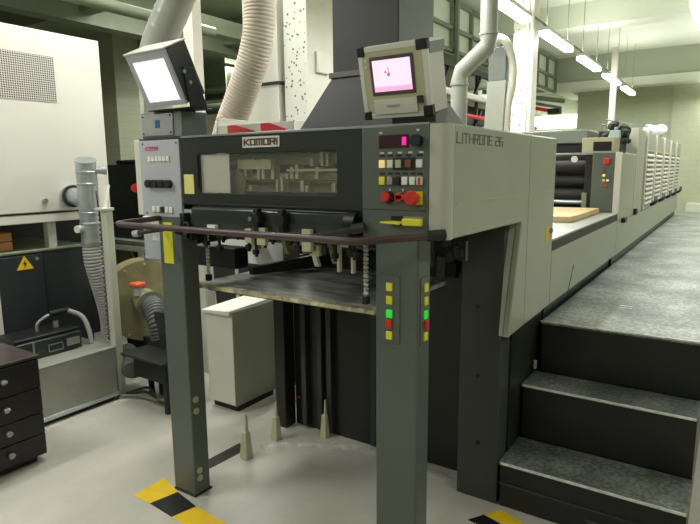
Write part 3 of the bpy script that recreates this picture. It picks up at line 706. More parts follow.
# heap of small boxes with red fronts on the press top
t = thing('carton_tray', 'white tray with two red panels lying on the press top behind the name plate', 'tray', (-2.2, 2.35, 1.745))
bm = bmesh.new(); box(bm, -2.40,-1.86,2.28,2.52,1.745,1.752); box(bm,-2.40,-1.86,2.28,2.288,1.752,1.838); box(bm,-2.40,-2.39,2.28,2.52,1.752,1.88); box(bm,-2.40,-1.86,2.512,2.52,1.752,1.86); obj('tray_body', bm, 'white', t, .002)
for x0, x1 in ((-2.31,-2.12),(-2.07,-1.90)):
    bm = bmesh.new(); prism(bm, [(x0,1.752),(x1,1.752),(x1,1.80),(x0+.06,1.835),(x0,1.835)], 'y', 2.272, 2.28); obj('red_panel', bm, 'red', t)

# ------------------------------------------------------------------ junction box with blue mark, and inspection lamp
t = thing('junction_box', 'flat grey junction box with small blue mark under the inspection lamp', 'box', (-2.2, 1.82, 1.745))
bxo('box_body', (-2.345,-2.06,1.75,1.90,1.7455,1.862), 'duct_grey', t, .005)
fp = bxo('face_plate', (-2.335,-2.115,1.744,1.751,1.755,1.855), 'silver', t, .003, label='silver face plate')
bm = bmesh.new(); box(bm,-2.235,-2.222,1.742,1.745,1.79,1.825); box(bm,-2.217,-2.204,1.742,1.745,1.79,1.825); obj('blue_mark', bm, 'blueink', fp)
for x in (-2.32,-2.13):
    for z in (1.767,1.843): tubo('screw', [(x,1.744,z),(x,1.741,z)], .004, 'black', fp, 8)

t = thing('inspection_lamp', 'tilted box-shaped inspection lamp with bright white window on the left of the press', 'lamp', (-2.1, 1.75, 1.862))
o_ = Vector((-2.227,1.60,2.085)); u = Vector((1,0,0)); v = Vector((0,.1,-.205)).normalized(); n = Vector((0,.205,.1)).normalized()
W, Hh, Dp = .257, .232, .125
bm = bmesh.new(); frame_box(bm, o_, u, v, n, 0, W, 0, Hh, .012, Dp); obj('lamp_box', bm, 'charcoal', t, .004)
bm = bmesh.new()
frame_box(bm, o_, u, v, n, 0, W, 0, .035, 0, .012); frame_box(bm, o_, u, v, n, 0, W, Hh-.022, Hh, 0, .012)
frame_box(bm, o_, u, v, n, 0, .024, .035, Hh-.022, 0, .012); frame_box(bm, o_, u, v, n, W-.024, W, .035, Hh-.022, 0, .012)
obj('lamp_bezel', bm, 'lpanel', t, .002)
bm = bmesh.new(); frame_box(bm, o_, u, v, n, .024, W-.024, .035, Hh-.022, .006, .0125); obj('lamp_window', bm, 'lampglass', t, label='glowing white window')
bm = bmesh.new(); frame_box(bm, o_, u, v, n, -.004, W+.004, -.006, 0, -.004, Dp+.004); obj('lamp_top', bm, 'white', t, .001, label='cream white top sheet')
bm = bmesh.new(); hexa(bm, [(-1.968,1.72,1.862),(-1.962,1.72,1.862),(-1.962,1.82,1.862),(-1.968,1.82,1.862),(-1.968,1.69,2.03),(-1.962,1.69,2.03),(-1.962,1.75,2.03),(-1.968,1.75,2.03)])
box(bm, -2.25,-1.962,1.72,1.84,1.8625,1.868); obj('bracket', bm, 'dark', t, .002)
for a, b in ((.11,.05),(.16,.06)):
    p = o_ + u*(W) + v*a + n*b; tubo('bracket_bolt', [p, p+Vector((.012,0,0))], .008, 'silver', t, 10)

# ------------------------------------------------------------------ monitor
t = thing('inspection_monitor', 'small boxy monitor with lit pink screen and metal corner caps on the press', 'monitor', (-1.0, 1.85, 1.745))
o_ = Vector((-1.141,1.76,2.014)); v = Vector((0,.058,-.237)).normalized(); n = Vector((0,.237,.058)).normalized(); W, Hh, Dp = .268, .246, .14
FB = lambda bm, *a: frame_box(bm, o_, u, v, n, *a)
bm = bmesh.new(); FB(bm, .004, W-.004, .004, Hh-.004, .006, Dp); obj('casing', bm, 'offwhite', t, .003)
bm = bmesh.new(); FB(bm, 0,W,0,.018,0,.02); FB(bm,0,W,Hh-.018,Hh,0,.02); FB(bm,0,.018,.018,Hh-.018,0,.02); FB(bm,W-.018,W,.018,Hh-.018,0,.02)
FB(bm, 0,W,-.001,.012,.02,Dp+.001); obj('edge_profile', bm, 'white', t, .002)
bm = bmesh.new(); FB(bm, W-.001, W+.002, .01, .045, .02, Dp+.001); obj('side_band', bm, 'duct_grey', t)
bm = bmesh.new(); FB(bm, .018, W-.018, .018, Hh-.018, .001, .007); obj('bezel', bm, 'bezel', t)
bm = bmesh.new(); FB(bm, .045, W-.052, .036, .166, -.003, .002); obj('screen_frame', bm, 'screenframe', t, .002)
bm = bmesh.new(); FB(bm, .058, W-.063, .048, .153, -.005, 0); sc = obj('screen', bm, 'screen', t, label='lit pink white screen')
bm = bmesh.new(); FB(bm, .058, W-.063, .136, .153, -.0055, 0); obj('screen_band', bm, 'screen_low', sc)
bm = bmesh.new(); FB(bm, .118,.121,.073,.092,-.006,0); FB(bm,.104,.112,.085,.092,-.006,0); FB(bm,.114,.126,.092,.103,-.006,0); obj('screen_figure', bm, 'screen_mark', sc)
bm = bmesh.new(); FB(bm, .046, W-.05, .180, .232, -.004, .002); np_ = obj('label_plate', bm, 'offwhite', t, .002)
bm = bmesh.new(); FB(bm, .098, .150, .199, .206, -.0048, -.003); FB(bm, .106, .138, .207, .209, -.0048, -.003); obj('plate_mark', bm, 'silver', np_)
bm = bmesh.new(); FB(bm, W-.048, W-.028, .176, .200, -.008, .002); obj('power_switch', bm, 'darkgreen', t, .001)
for b in (.045,.066): 
    p = o_+u*.032+v*b; tubo('front_screw', [p, p-n*.004], .004, 'plastic_white', t, 8)
for a0, a1, b0, b1 in ((-.002,.030,-.003,.032),(W-.040,W+.003,-.003,.032),(-.002,.030,Hh-.028,Hh+.002),(W-.032,W+.003,Hh-.036,Hh+.002)):
    bm = bmesh.new(); FB(bm, a0, a1, b0, b1, -.002, .024); obj('corner_cap', bm, 'black', t, .004)
bm = bmesh.new(); box(bm, -1.10,-.87,1.85,1.99,1.745,1.757); hexa(bm, [(-1.06,1.87,1.757),(-.885,1.87,1.757),(-.885,1.96,1.757),(-1.06,1.96,1.757),(-1.06,1.87,1.785),(-.885,1.87,1.785),(-.885,1.97,1.83),(-1.06,1.97,1.83)]); obj('stand', bm, 'duct_grey', t, .003)

# ------------------------------------------------------------------ low section with delivery table and following units
E_ = thing('press_table_section', 'low cream section of the press with flat grey metal table top', 'printing press', (-1.5, 4.1, 0))
bm = bmesh.new(); prism(bm, [(3.074,.87),(3.074,1.16),(5.10,1.16),(5.10,.87)], 'x', XR-.05, XR); obj('side_cover', bm, 'cream', E_, .004)
bxo('dark_band', (XR-.03, XR-.001, 3.074, 5.104, 1.158, 1.214), 'black', E_, 0)
bxo('table_top', (-2.3, XR, 3.074, 5.10, 1.210, 1.222), 'tank', E_, .002)
bxo('body', (-2.3, -.87, 3.08, 5.10, .05, 1.208), 'dark', E_, 0)
bxo('side_skirt', (-.86, -.815, 3.14, 5.10, 0, .868), 'skirt', E_, .002)
bm = bmesh.new(); hexa(bm, [(XR,3.46,.845),(XR+.002,3.46,.845),(XR+.002,3.475,.845),(XR,3.475,.845),(XR,3.60,1.01),(XR+.002,3.60,1.01),(XR+.002,3.606,1.01),(XR,3.606,1.01)]); obj('cover_slit', bm, 'black', E_)
o = bxo('plywood_sheet', (-1.60,-.90,4.05,5.02,1.223,1.262), 'plywood', None, .003); tag(o, 'pale plywood sheet lying on the grey table of the press', 'board')

def unit(y0, y1, z1, name, label, group=None, front=True):
    t = thing(name, label, 'printing unit', (-1.5, (y0+y1)/2, 0), group)
    return t
# unit A
A = unit(5.115, 5.95, 1.71, 'coating_unit', 'lower press unit with dark rollers and grey control panel behind the plywood sheet')
bxo('body', (-2.3,-1.05,5.30,5.93,.1,1.69), 'dark', A, .003)
bxo('end_frame', (-1.05,-.803,5.13,5.93,.1,1.70), 'charcoal', A, .003)
bm = bmesh.new(); prism(bm, [(5.13,1.142),(5.13,1.706),(5.93,1.706),(5.93,1.142)], 'x', -.80, XR); obj('side_cover', bm, 'cream', A, .006)
bxo('front_edge', (-.817,XR+.003,5.106,5.13,1.142,1.712), 'offwhite', A, .003)
pa = bxo('control_panel', (-.990,-.817,5.108,5.13,1.225,1.709), 'panel_grey', A, .003, label='dark grey control panel with coloured keys')
bm = bmesh.new(); box(bm,-.905,-.855,5.095,5.108,1.615,1.665); obj('stop_button', bm, 'red', pa, .01)
for x, z, m_ in ((-.895,1.565,'rust'),(-.895,1.525,'amber'),(-.865,1.525,'panel_grey'),(-.895,1.485,'lemon'),(-.865,1.485,'plastic_white'),(-.88,1.44,'red')):
    tubo('key', [(x,5.108,z),(x,5.098,z)], .011, m_, pa, 12)
for z, r in ((1.60,.05),(1.48,.04),(1.36,.05)):
    tubo('roller', [(-2.25,5.22,z),(-1.06,5.22,z)], r, 'rubber', A, 16)
tubo('roller', [(-2.25,5.20,1.295),(-1.06,5.20,1.295)], .022, 'galv', A, 14, label='bright steel roller')
bxo('bracket', (-1.06,-1.02,5.10,5.128,1.235,1.38), 'beam', A, .003)
bxo('top_bar', (-2.3,-.80,5.115,5.145,1.695,1.712), 'galv', A, .002)
bxo('ink_cover', (-2.3,-1.10,5.42,5.9,1.80,1.92), 'duct_grey', A, .01, label='long teal grey cover')
bxo('cover_support', (-2.3,-1.10,5.45,5.88,1.69,1.80), 'black', A, 0)
tubo('lamp_reflection', [(-1.13,5.11,1.665),(-1.13,5.09,1.66)], [.02,.028], 'plastic_white', A, 14)  # white disc stands in for the reflection of a lamp
bxo('top_box', (-1.09,-.84,5.16,5.42,1.711,1.835), 'bezel', A, .004)
bxo('top_recess', (-1.0,-.86,5.157,5.16,1.725,1.80), 'black', A, 0)
# heap on the unit
o = None
bm = bmesh.new(); rr = random.Random(2)
for i in range(46):
    x = rr.uniform(-1.10,-.82); y = rr.uniform(5.5,5.85); hgt = .31*math.exp(-((x+.90)**2)/.012)*rr.uniform(.4,1)
    m4 = Matrix.Translation((x,y,1.76+hgt*.7)); bmesh.ops.create_icosphere(bm, subdivisions=1, radius=rr.uniform(.025,.05), matrix=m4)
box(bm,-1.08,-.88,5.52,5.84,1.712,1.78)
o = obj('rag_heap', bm, 'darkgreen', None); tag(o, 'heap of dark green rags on top of the first press unit', 'rags', kind='stuff')
bm = bmesh.new(); hexa(bm, [(-.93,5.36,1.836),(-.83,5.36,1.836),(-.83,5.41,1.836),(-.93,5.41,1.836),(-.91,5.36,1.90),(-.84,5.36,1.90),(-.84,5.41,1.90),(-.91,5.41,1.90)]); tube(bm, [(-.87,5.385,1.90),(-.87,5.385,1.925)], .015, 10)
o = obj('plastic_jug', bm, 'jug', None, .008); tag(o, 'small pale blue jug beside the heap of dark rags', 'jug')

# unit B, taller, with red button
Bu = unit(5.96, 6.55, 1.94, 'press_tower', 'tall narrow press unit with small red button just behind the green rag heap')
bxo('body', (-2.3,-.803,6.0,6.55,.1,1.93), 'charcoal', Bu, .003)
bxo('side_cover', (-.80,XR,5.98,6.50,1.142,1.94), 'cream', Bu, .006)
bxo('front_edge', (-.865,XR+.003,5.950,5.98,1.142,1.944), 'offwhite', Bu, .003)
bxo('control_panel', (-.99,-.865,5.955,5.985,1.70,1.935), 'panel_grey', Bu, .002)
bxo('stop_button', (-.945,-.885,5.94,5.955,1.825,1.885), 'red', Bu, .01)
bm = bmesh.new()
for k, z in enumerate((1.99,2.05)):
    tube(bm, [(-1.1,6.0+k*.2,z),(-.80,6.5+k*.3,z-.05)], .008, 6); tube(bm, [(-1.1,6.0+k*.2,z),(-1.1,6.0+k*.2,1.93)], .008, 6)
obj('top_handrail', bm, 'silver', Bu)
bxo('foot_switch', (XR,XR+.03,5.96,6.05,1.145,1.20), 'black', Bu, .003)
bxo('foot_switch', (XR,XR+.03,5.30,5.42,1.125,1.165), 'black', A, .003)

# five louvred units
ys = [6.58, 7.42, 8.30, 9.18, 10.08]
U = thing('printing_unit', 'nearest louvred printing unit, right after the tall narrow unit', 'printing unit', (-1.5, ys[0], 0), 'louvred printing units')
y0 = ys[0]
bxo('body', (-2.3,-.803,y0+.02,y0+.82,.1,1.93), 'charcoal', U, .003)
bxo('side_cover', (-.80,XR,y0+.03,y0+.80,1.142,1.94), 'cream', U, .006)
bxo('front_edge', (-.83,XR+.012,y0,y0+.06,1.15,1.945), 'offwhite', U, .003)
bm = bmesh.new()
for k in range(11):
    z = 1.20+k*.050
    hexa(bm, [(XR,y0+.10,z),(XR+.016,y0+.10,z-.006),(XR+.016,y0+.68,z-.006),(XR,y0+.68,z),(XR,y0+.10,z+.026),(XR+.016,y0+.10,z+.008),(XR+.016,y0+.68,z+.008),(XR,y0+.68,z+.026)])
obj('louvre_panel', bm, 'offwhite', U)
bxo('louvre_recess', (XR-.001,XR+.003,y0+.09,y0+.69,1.18,1.75), 'duct_grey', U, 0)
bxo('yellow_line', (XR,XR+.004,y0+.08,y0+.7,1.757,1.765), 'paleyellow', U, 0)
bm = bmesh.new(); tube(bm, spline([(XR,y0+.70,1.16),(XR+.05,y0+.70,1.20),(XR+.05,y0+.76,1.25)],8), .018, 8); obj('handle', bm, 'black', U)
lab = ['second louvred printing unit from the near end', 'third louvred printing unit, white cloth lying on its top', 'fourth louvred printing unit, second from the far end', 'farthest louvred printing unit, next to the end wall']
units = [dup(U, (0, ys[i]-ys[0], 0), lab[i-1]) for i in range(1, 5)]
bm = bmesh.new(); rr = random.Random(12)
for i in range(14): bmesh.ops.create_icosphere(bm, subdivisions=2, radius=rr.uniform(.04,.08), matrix=Matrix.Translation((rr.uniform(-1.0,-.84), rr.uniform(8.5,8.9), 2.03+rr.uniform(0,.05))))
o = obj('crumpled_cloth', bm, 'cloth'); tag(o, 'crumpled white cloth on top of the third louvred unit', 'cloth')
t = thing('lower_side_cover', 'long cream lower cover running under the louvred units beside the platform', 'cover panel', (-.79, 8.0, 0))
bxo('cover_sheet', (-.797,XR,5.112,11.0,.868,1.138), 'cream', t, .004)
bxo('skirt', (-.802,-.798,5.112,11.0,0,.868), 'skirt', t, 0)

# ------------------------------------------------------------------ platform and steps
Pf = thing('access_platform', 'long raised walkway of grey checker plate beside the press', 'platform', (-.42, 7.4, 0))
bxo('frame', (-.79,-.047,3.036,11.78,0,.770), 'dark', Pf, .002)
bxo('deck_plate', (-.796,-.045,3.030,11.8,.770,.788), 'plate', Pf, .002, label='checker plate deck')
bxo('nosing', (-.80,-.045,3.026,3.031,.780,.789), 'nose', Pf, .001, label='bright worn edge')
for i, y in enumerate((3.55, 4.5)): 
    bm = bmesh.new(); box(bm, -.50+i*.02, -.43+i*.02, y, y+.012, .788, .790); box(bm, -.50+i*.02, -.43+i*.02, y+.05, y+.062, .788, .790); obj('lifting_slot', bm, 'offwhite', Pf)
def step(y0, y1, z, label, slot=False):
    t = thing('step', label, 'step', (-.42, (y0+y1)/2, 0), 'steps up to the walkway')
    bxo('riser_box', (-.811,-.047,y0+.006,y1-.002,0,z-.014), 'dark', t, .002)
    bxo('tread_plate', (-.82,-.044,y0,y1,z-.014,z), 'plate', t, .002)
    bxo('nosing', (-.81,-.05,y0-.004,y0+.002,z-.010,z+.0015), 'nose', t, .001)
    if slot:
        bxo('lower_trim', (-.815,-.05,y0-.002,y0+.006,.115,.120), 'legdark', t, 0)
        bxo('pull_slot', (-.42,-.30,y0,y0+.006,.055,.068), 'legdark', t, .002)
    return t
step(2.476, 2.783, .224, 'lowest black step with checker plate tread', True)
step(2.787, 3.024, .507, 'upper black step just below the walkway deck')
o = tubo('brass_plug', [(-.81,2.99,.53),(-.81,2.99,.575)], .010, 'bezel', None, 10); tag(o, 'small brass plug on the upper step against the press side', 'plug')

# ------------------------------------------------------------------ floor tape
def tape(poly, m_, label):
    bm = bmesh.new(); prism(bm, poly, 'z', .0004, .0022); o = obj('floor_tape', bm, m_, None, smooth=False); tag(o, label, 'floor tape', 'hazard tape on the floor')
tape([(-2.36,1.575),(-2.235,1.575),(-2.20,1.715),(-2.37,1.765)], 'yellow', 'yellow tape piece at the outer corner of the left front leg')
tape([(-2.235,1.575),(-2.055,1.560),(-2.025,1.68),(-2.20,1.715)], 'black', 'black tape piece in front of the left front leg')
tape([(-2.055,1.560),(-1.80,1.545),(-1.78,1.66),(-2.025,1.68)], 'yellow', 'yellow tape piece right of the black one, cut by the bottom edge')
tape([(-2.32,1.93),(-2.24,1.93),(-2.22,2.24),(-2.31,2.26)], 'black', 'black tape strip behind the left front leg')
tape([(-.84,2.37),(-.68,2.33),(-.66,2.40),(-.79,2.445)], 'yellow', 'small yellow tape piece at the foot of the lowest step')
tape([(-.89,2.29),(-.77,2.27),(-.73,2.335),(-.845,2.365)], 'black', 'small black tape piece beside the lowest step')

# ------------------------------------------------------------------ left side: drawer cabinet
t = thing('drawer_cabinet', 'low black wooden drawer cabinet in the lower left corner', 'cabinet', (-3.35, 1.25, 0))
bxo('plinth', (-3.46,-3.12,1.0,1.50,0,.04), 'black', t, 0)
bxo('carcass', (-3.48,-3.095,.90,1.540,.035,.60), 'wood_dark', t, .003)
bxo('worktop', (-3.48,-3.078,.90,1.545,.598,.613), 'wood_top', t, .003, label='worn brown top')
zs = [.040,.165,.285,.430,.590]
for i in range(4):
    dr = bxo('drawer', (-3.10,-3.078,.905,1.537,zs[i]+.003,zs[i+1]-.003), 'wood_dark', t, .003)
    zc = (zs[i]+zs[i+1])/2+.01
    bm = bmesh.new(); tube(bm, [(-3.078,1.345,zc),(-3.058,1.345,zc)], [.012,.016], 12); tube(bm, [(-3.058,1.33,zc),(-3.058,1.36,zc)], .008, 8); obj('knob', bm, 'silver', dr)

# galvanised tank
t = thing('metal_tank', 'open dusty galvanised sheet metal tank on the floor beside the drawer cabinet', 'tank', (-3.76, 2.0, 0))
bxo('base_strip', (-3.98,-3.53,1.5,2.26,0,.03), 'black', t, 0)
bxo('tank_body', (-3.99,-3.512,1.45,2.285,.03,.378), 'tank', t, .006)
bxo('flange', (-3.99,-3.500,1.45,2.29,.03,.058), 'galv', t, .003)
bxo('lid', (-3.995,-3.508,1.445,2.292,.378,.384), 'tank', t, .002)
# pump box with handle hose
t = thing('vacuum_pump', 'black flat pump box with looped grey hose standing on the metal tank', 'pump', (-3.85, 2.05, .385))
bxo('pump_body', (-3.97,-3.70,1.72,2.16,.385,.505), 'charcoal', t, .008)
bxo('pump_cover', (-3.97,-3.72,1.72,2.16,.505,.53), 'black', t, .008)
bm = bmesh.new(); box(bm,-3.70,-3.692,1.82,1.83,.40,.50); box(bm,-3.70,-3.692,1.92,2.02,.41,.415); box(bm,-3.70,-3.692,1.92,2.02,.455,.46); box(bm,-3.70,-3.692,1.92,1.925,.41,.46); box(bm,-3.70,-3.692,2.015,2.02,.41,.46); obj('front_ribs', bm, 'silver', t)
bxo('pump_label', (-3.70,-3.694,2.05,2.14,.42,.47), 'tank', t, 0)
bm = bmesh.new(); tube(bm, spline([(-3.84,1.93,.53),(-3.84,1.94,.585),(-3.84,2.02,.625),(-3.84,2.12,.62)],16), .010, 10); obj('handle', bm, 'galv', t)
tubo('cap', [(-3.84,2.06,.53),(-3.84,2.06,.575)], .018, 'galv', t, 12)
tubo('hose_coupling', [(-3.84,2.02,.632),(-3.84,2.16,.632)], .022, 'black', t, 12)
bm = bmesh.new(); tube(bm, spline([(-3.83,2.15,.632),(-3.78,2.22,.58),(-3.74,2.24,.48),(-3.72,2.24,.385)],18), .016, 10); obj('hose', bm, 'hose_white', t)

# white air cabinet above dark cabinet
XC = -4.0
t = thing('air_cabinet', 'large white machine cabinet with perforated vent raised on posts at the left', 'cabinet', (-4.5, 1.8, 1.06))
bxo('housing', (-5.0,XC,.3,2.66,1.316,2.545), 'white', t, .006)
bxo('vent_grille', (XC,XC+.004,1.55,2.300,2.075,2.378), 'grille', t, 0, label='perforated vent panel')
bxo('seam', (XC-.001,XC+.002,.3,2.64,1.306,1.316), 'black', t, 0)
bxo('base_rail', (-5.0,XC,.3,2.64,1.245,1.306), 'white', t, .004)
for y in (2.17, 2.50, 1.0): bxo('support_post', (XC-.09,XC-.03,y,y+.06,1.06,1.245), 'cream_front', t, .003)
tubo('knob', [(XC,2.15,1.395),(XC+.02,2.15,1.395)], .018, 'silver', t, 14)
tubo('outlet_collar', [(XC,2.335,1.42),(XC+.05,2.335,1.42)], .074, 'galv', t, 22)
tubo('outlet_ring', [(XC+.035,2.335,1.42),(XC+.055,2.335,1.42)], .080, 'charcoal', t, 22)

t = thing('control_cabinet', 'dark blue grey floor cabinet with yellow triangle under the white air cabinet', 'cabinet', (-4.4, 1.7, 0))
bxo('cabinet_body', (-4.8,XC-.004,.3,2.44,.0,1.045), 'darkcab', t, .006)
bxo('cabinet_top', (-4.8,XC+.004,.3,2.45,1.045,1.060), 'beam', t, .003)
bxo('door', (XC-.004,XC+.004,.8,2.10,.06,1.03), 'darkcab', t, .004)
bm = bmesh.new(); prism(bm, [(1.915,.935),(2.03,.935),(1.972,1.03)], 'x', XC+.004, XC+.006); ws = obj('warning_sign', bm, 'yellow', t, label='yellow warning triangle')
bm = bmesh.new(); prism(bm, [(1.978,1.005),(1.958,.972),(1.970,.972),(1.964,.945),(1.986,.980),(1.974,.980)], 'x', XC+.006, XC+.007); obj('lightning_bolt', bm, 'black', ws)
tubo('door_lock', [(XC+.004,2.055,1.0),(XC+.012,2.055,1.0)], .012, 'silver', t, 12)
bxo('door_gap', (XC+.0035,XC+.0045,2.098,2.103,.06,1.03), 'black', t, 0)
for k, (z, lbl) in enumerate(((1.061, 'lower orange wooden box on the dark cabinet at the left edge'), (1.125, 'upper orange wooden box on the dark cabinet at the left edge'))):
    o = bxo('wooden_box', (-4.5,-4.12,1.35,1.965,z,z+.058), 'orange_wood', None, .003); tag(o, lbl, 'box', 'wooden boxes under the white cabinet')
o = bxo('air_unit_stand', (-5.0,-4.82,.3,.5,0,1.244), 'cream_front', None); tag(o, 'cream support block under the far rear corner of the white cabinet', 'support')
bxo('side_strip', (XC+.0,XC+.012,1.36,1.79,0,.92), 'offwhite', t, .002)

# galvanised pipe with flexible hose
t = thing('vent_pipe', 'upright galvanised vent pipe with open top in front of the white cabinet', 'pipe', (-3.75, 2.32, 1.08))
bm = bmesh.new()
R_ = .068; zz = [(1.10,R_),(1.225,R_),(1.228,R_*1.06),(1.24,R_*1.06),(1.243,R_),(1.30,R_),(1.303,R_*1.06),(1.313,R_*1.06),(1.316,R_),(1.50,R_),(1.503,R_*1.05),(1.513,R_*1.05),(1.516,R_),(1.58,R_),(1.583,R_*1.05),(1.593,R_*1.05),(1.596,R_),(1.665,R_),(1.667,R_*1.05),(1.675,R_*1.05),(1.675,R_*.96),(1.662,R_*.95)]
tube(bm, [(-3.75,2.325,z) for z, r in zz], [r for z, r in zz], 26, caps=False)
for q in bm.verts:
    if q.co.z > 1.65: q.co.z -= ((q.co.x+3.75)*.85-(q.co.y-2.325)*.52)*.32
obj('pipe_body', bm, 'galv', t)
bm = bmesh.new(); tube(bm, [(-3.75,2.325,z) for z in (1.58,1.668)], R_*.93, 24)  # capped dark plug stands in for the shade inside the pipe
for q in bm.verts:
    if q.co.z > 1.65: q.co.z -= ((q.co.x+3.75)*.85-(q.co.y-2.325)*.52)*.33
obj('bore_shade_plug', bm, 'charcoal', t, label='dark plug painting shade into the pipe mouth')
tubo('cross_pipe', [(-3.95,2.335,1.42),(-3.79,2.33,1.40)], .062, 'galv', t, 22)
tubo('side_cap', [(-3.71,2.37,1.60),(-3.67,2.43,1.60)], [.02,.032], 'silver', t, 14)
tubo('side_cap', [(-3.76,2.26,1.20),(-3.75,2.22,1.20)], .026, 'offwhite', t, 12)
tubo('hose_clamp', [(-3.75,2.325,1.085),(-3.75,2.325,1.105)], .074, 'silver', t, 22)
bm = bmesh.new(); flex(bm, [(-3.75,2.325,1.09),(-3.745,2.33,.95),(-3.75,2.37,.78),(-3.77,2.42,.6),(-3.80,2.45,.48),(-3.82,2.46,.386)], .070, .022, .12, 22)
obj('flexible_hose', bm, 'hose_white', t, label='pale ribbed flexible hose')

# cream post with spiral cable
t = thing('cream_post', 'slim cream square post with spiral black cable beside the vent pipe', 'post', (-3.6, 2.45, 0))
bxo('post', (-3.58,-3.52,2.297,2.352,0,1.33), 'cream_front', t, .004)
bxo('head_plate', (-3.62,-3.51,2.28,2.36,1.33,1.35), 'cream_front', t, .004)
bm = bmesh.new(); hexa(bm, [(-3.60,2.33,1.35),(-3.58,2.33,1.35),(-3.58,2.35,1.35),(-3.60,2.35,1.35),(-3.68,2.42,1.50),(-3.66,2.42,1.50),(-3.66,2.44,1.50),(-3.68,2.44,1.50)]); obj('brace', bm, 'cream_front', t)
bm = bmesh.new(); pts = [(-3.60+.012*math.cos(i*.9), 2.31+.012*math.sin(i*.9), 1.32-i*.0048) for i in range(190)]; tube(bm, pts, .0042, 6); obj('spiral_cable', bm, 'black', t)
tubo('straight_cable', [(-3.66,2.33,1.46),(-3.62,2.31,1.36),(-3.60,2.31,1.25)], .006, 'black', t, 6)

# blower
t = thing('blower', 'olive round blower housing with orange cap and ribbed grey hose', 'blower', (-3.75, 2.75, 0))
tubo('housing', [(-3.90,2.80,.60),(-3.72,2.72,.60)], .315, 'olive', t, 36)
bm = bmesh.new()
for k in range(12):
    a = k*PI/6; p = Vector((-3.72,2.72,.60)) + Vector((.4*math.cos(a)*.7,.91*math.cos(a)*.3/.3*.29*1.0, 0))*0 + Vector((-.406*.29*math.cos(a)*-1,.914*.29*math.cos(a),.29*math.sin(a)))
    tube(bm, [p, p+Vector((.012,-.006,0))], .008, 8)
obj('rim_bolt', bm, 'bezel', t)
tubo('inlet', [(-3.72,2.70,.61),(-3.53,2.62,.61)], .095, 'olive', t, 24)
tubo('inlet_ring', [(-3.55,2.63,.61),(-3.525,2.62,.61)], .104, 'beam', t, 24)
bm = bmesh.new(); flex(bm, [(-3.53,2.62,.61),(-3.44,2.58,.59),(-3.36,2.545,.52),(-3.33,2.545,.40)], .080, .022, .12, 20); obj('ribbed_hose', bm, 'hose_grey', t)
bxo('stand', (-3.95,-3.70,2.68,2.95,0,.32), 'dark', t, .004)
bm = bmesh.new(); tube(bm, [(-3.64,2.595,.68),(-3.64,2.595,.735)], .042, 16); obj('valve_body', bm, 'galv', t)
bm = bmesh.new(); box(bm, -3.69,-3.60,2.55,2.64,.735,.775); obj('valve_cap', bm, 'orange', t, .012)
# motor box
t = thing('motor_box', 'dark grey motor box with flat top plate on legs beside the blower', 'motor', (-3.2, 2.35, 0))
bxo('top_plate', (-3.42,-2.98,2.26,2.48,.345,.362), 'charcoal', t, .003)
bxo('upright_box', (-3.33,-3.20,2.485,2.60,.0,.62), 'charcoal', t, .006)
bxo('housing', (-3.34,-3.0,2.30,2.47,.20,.345), 'dark', t, .008)
for x, y in ((-3.38,2.44),(-3.02,2.29)): bxo('leg', (x,x+.03,y,y+.03,0,.345), 'black', t, .002)
bm = bmesh.new(); flex(bm, [(-3.66,2.46,.27),(-3.55,2.44,.24),(-3.44,2.36,.20)], .075, .022, .14, 18); obj('ribbed_hose', bm, 'hose_grey', t)
for k in range(3):
    bm = bmesh.new(); tube(bm, spline([(-3.50,2.30+.04*k,.02),(-3.35,2.36+.03*k,.03+.02*k),(-3.15,2.34,.05),(-3.0,2.40,.02)],20), .010, 8)
    obj('floor_cable', bm, 'rubber' if k else 'beam', t)
# silver cylinder and shelf behind left front leg
t = thing('filter_drum', 'silver filter drum hanging behind the left front leg of the press', 'filter', (-3.2,2.5,1.0))
tubo('drum', [(-3.14,2.47,1.03),(-3.14,2.47,1.30)], .13, 'lpanel', t, 26)
tubo('drum_rim', [(-3.14,2.47,1.015),(-3.14,2.47,1.033)], .142, 'silver', t, 26)
tubo('drum_stay', [(-3.08,2.55,0),(-3.08,2.55,1.02)], .012, 'dark', t, 8)
t = thing('pipe_frame', 'cream steel frame with dark blue beam above the blower', 'frame', (-4.3, 3.1, 0))
bm = bmesh.new(); box(bm,-4.72,-3.75,3.05,3.11,.90,.95); box(bm,-3.82,-3.75,3.05,3.11,0,.90); box(bm,-4.25,-4.18,3.05,3.11,0,.90); obj('frame', bm, 'cream_front', t, .004)
bm = bmesh.new(); prism(bm, [(-4.72,.5),(-4.30,.5),(-4.45,.90),(-4.72,.90)], 'y', 3.12, 3.14); obj('panel', bm, 'olive', t)
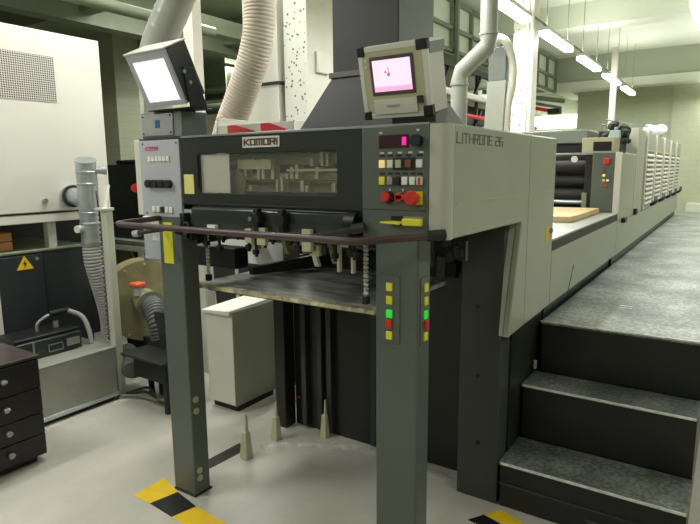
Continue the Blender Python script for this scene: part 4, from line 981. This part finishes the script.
bxo('dark_beam', (-4.9,-3.6,3.13,3.22,1.00,1.12), 'darkcab', t, .004)
bxo('shelf', (-4.9,-3.6,3.05,3.22,.955,.995), 'beam', t, .004)
o = bxo('dark_machine', (-5.7,-4.75,3.75,4.7,0,1.66), 'dark'); tag(o, 'nearly black machine body in the gap right of the white air cabinet', 'machine')
o = tubo('red_valve', [(-5.16,3.74,1.42),(-5.12,3.70,1.42)], .045, 'red', None, 16); tag(o, 'red valve wheel in the gap between white cabinet and silver panel', 'valve')
o = tubo('black_pipe', [(-5.6,3.85,1.685),(-4.5,3.85,1.685)], .026, 'black', None, 10); tag(o, 'short black horizontal pipe left of the silver control panel', 'pipe')
o = bxo('dark_machine', (-6.6,-5.2,.3,3.3,0,1.22), 'dark'); tag(o, 'dark machine body behind the wooden boxes under the white cabinet', 'machine')
bm = bmesh.new(); hexa(bm, [(-4.1,3.3,0),(-3.85,3.3,0),(-3.85,3.6,0),(-4.1,3.6,0),(-4.45,3.3,2.5),(-4.1,3.3,2.5),(-4.1,3.6,2.5),(-4.45,3.6,2.5)])
o = obj('leaning_panel', bm, 'wall2', None, .004); tag(o, 'pale green upright panel just right of the white air cabinet', 'panel')

# ------------------------------------------------------------------ world, camera, colour
w = bpy.data.worlds.new('world'); SC.world = w; w.use_nodes = True
w.node_tree.nodes['Background'].inputs[0].default_value = (.6,.65,.55,1); w.node_tree.nodes['Background'].inputs[1].default_value = .3
cam = bpy.data.cameras.new('camera'); cam.sensor_width = 36; cam.lens = 571/700*36; cam.clip_start = .05
co = bpy.data.objects.new('camera', cam); COL.objects.link(co)
R3 = Matrix([[0.832192, -0.082585, 0.548304], [0.55442, 0.139379, -0.820482], [-0.008663, 0.986789, 0.161777]])
co.matrix_world = Matrix.Translation((0,0,1.6)) @ R3.to_4x4()
SC.camera = co
SC.view_settings.view_transform = 'Standard'; SC.view_settings.look = 'None'; SC.view_settings.gamma = 1
SC.view_settings.use_curve_mapping = False; SC.view_settings.exposure = 0.42
SC.cycles.use_denoising = True
SC.cycles.max_bounces = 8
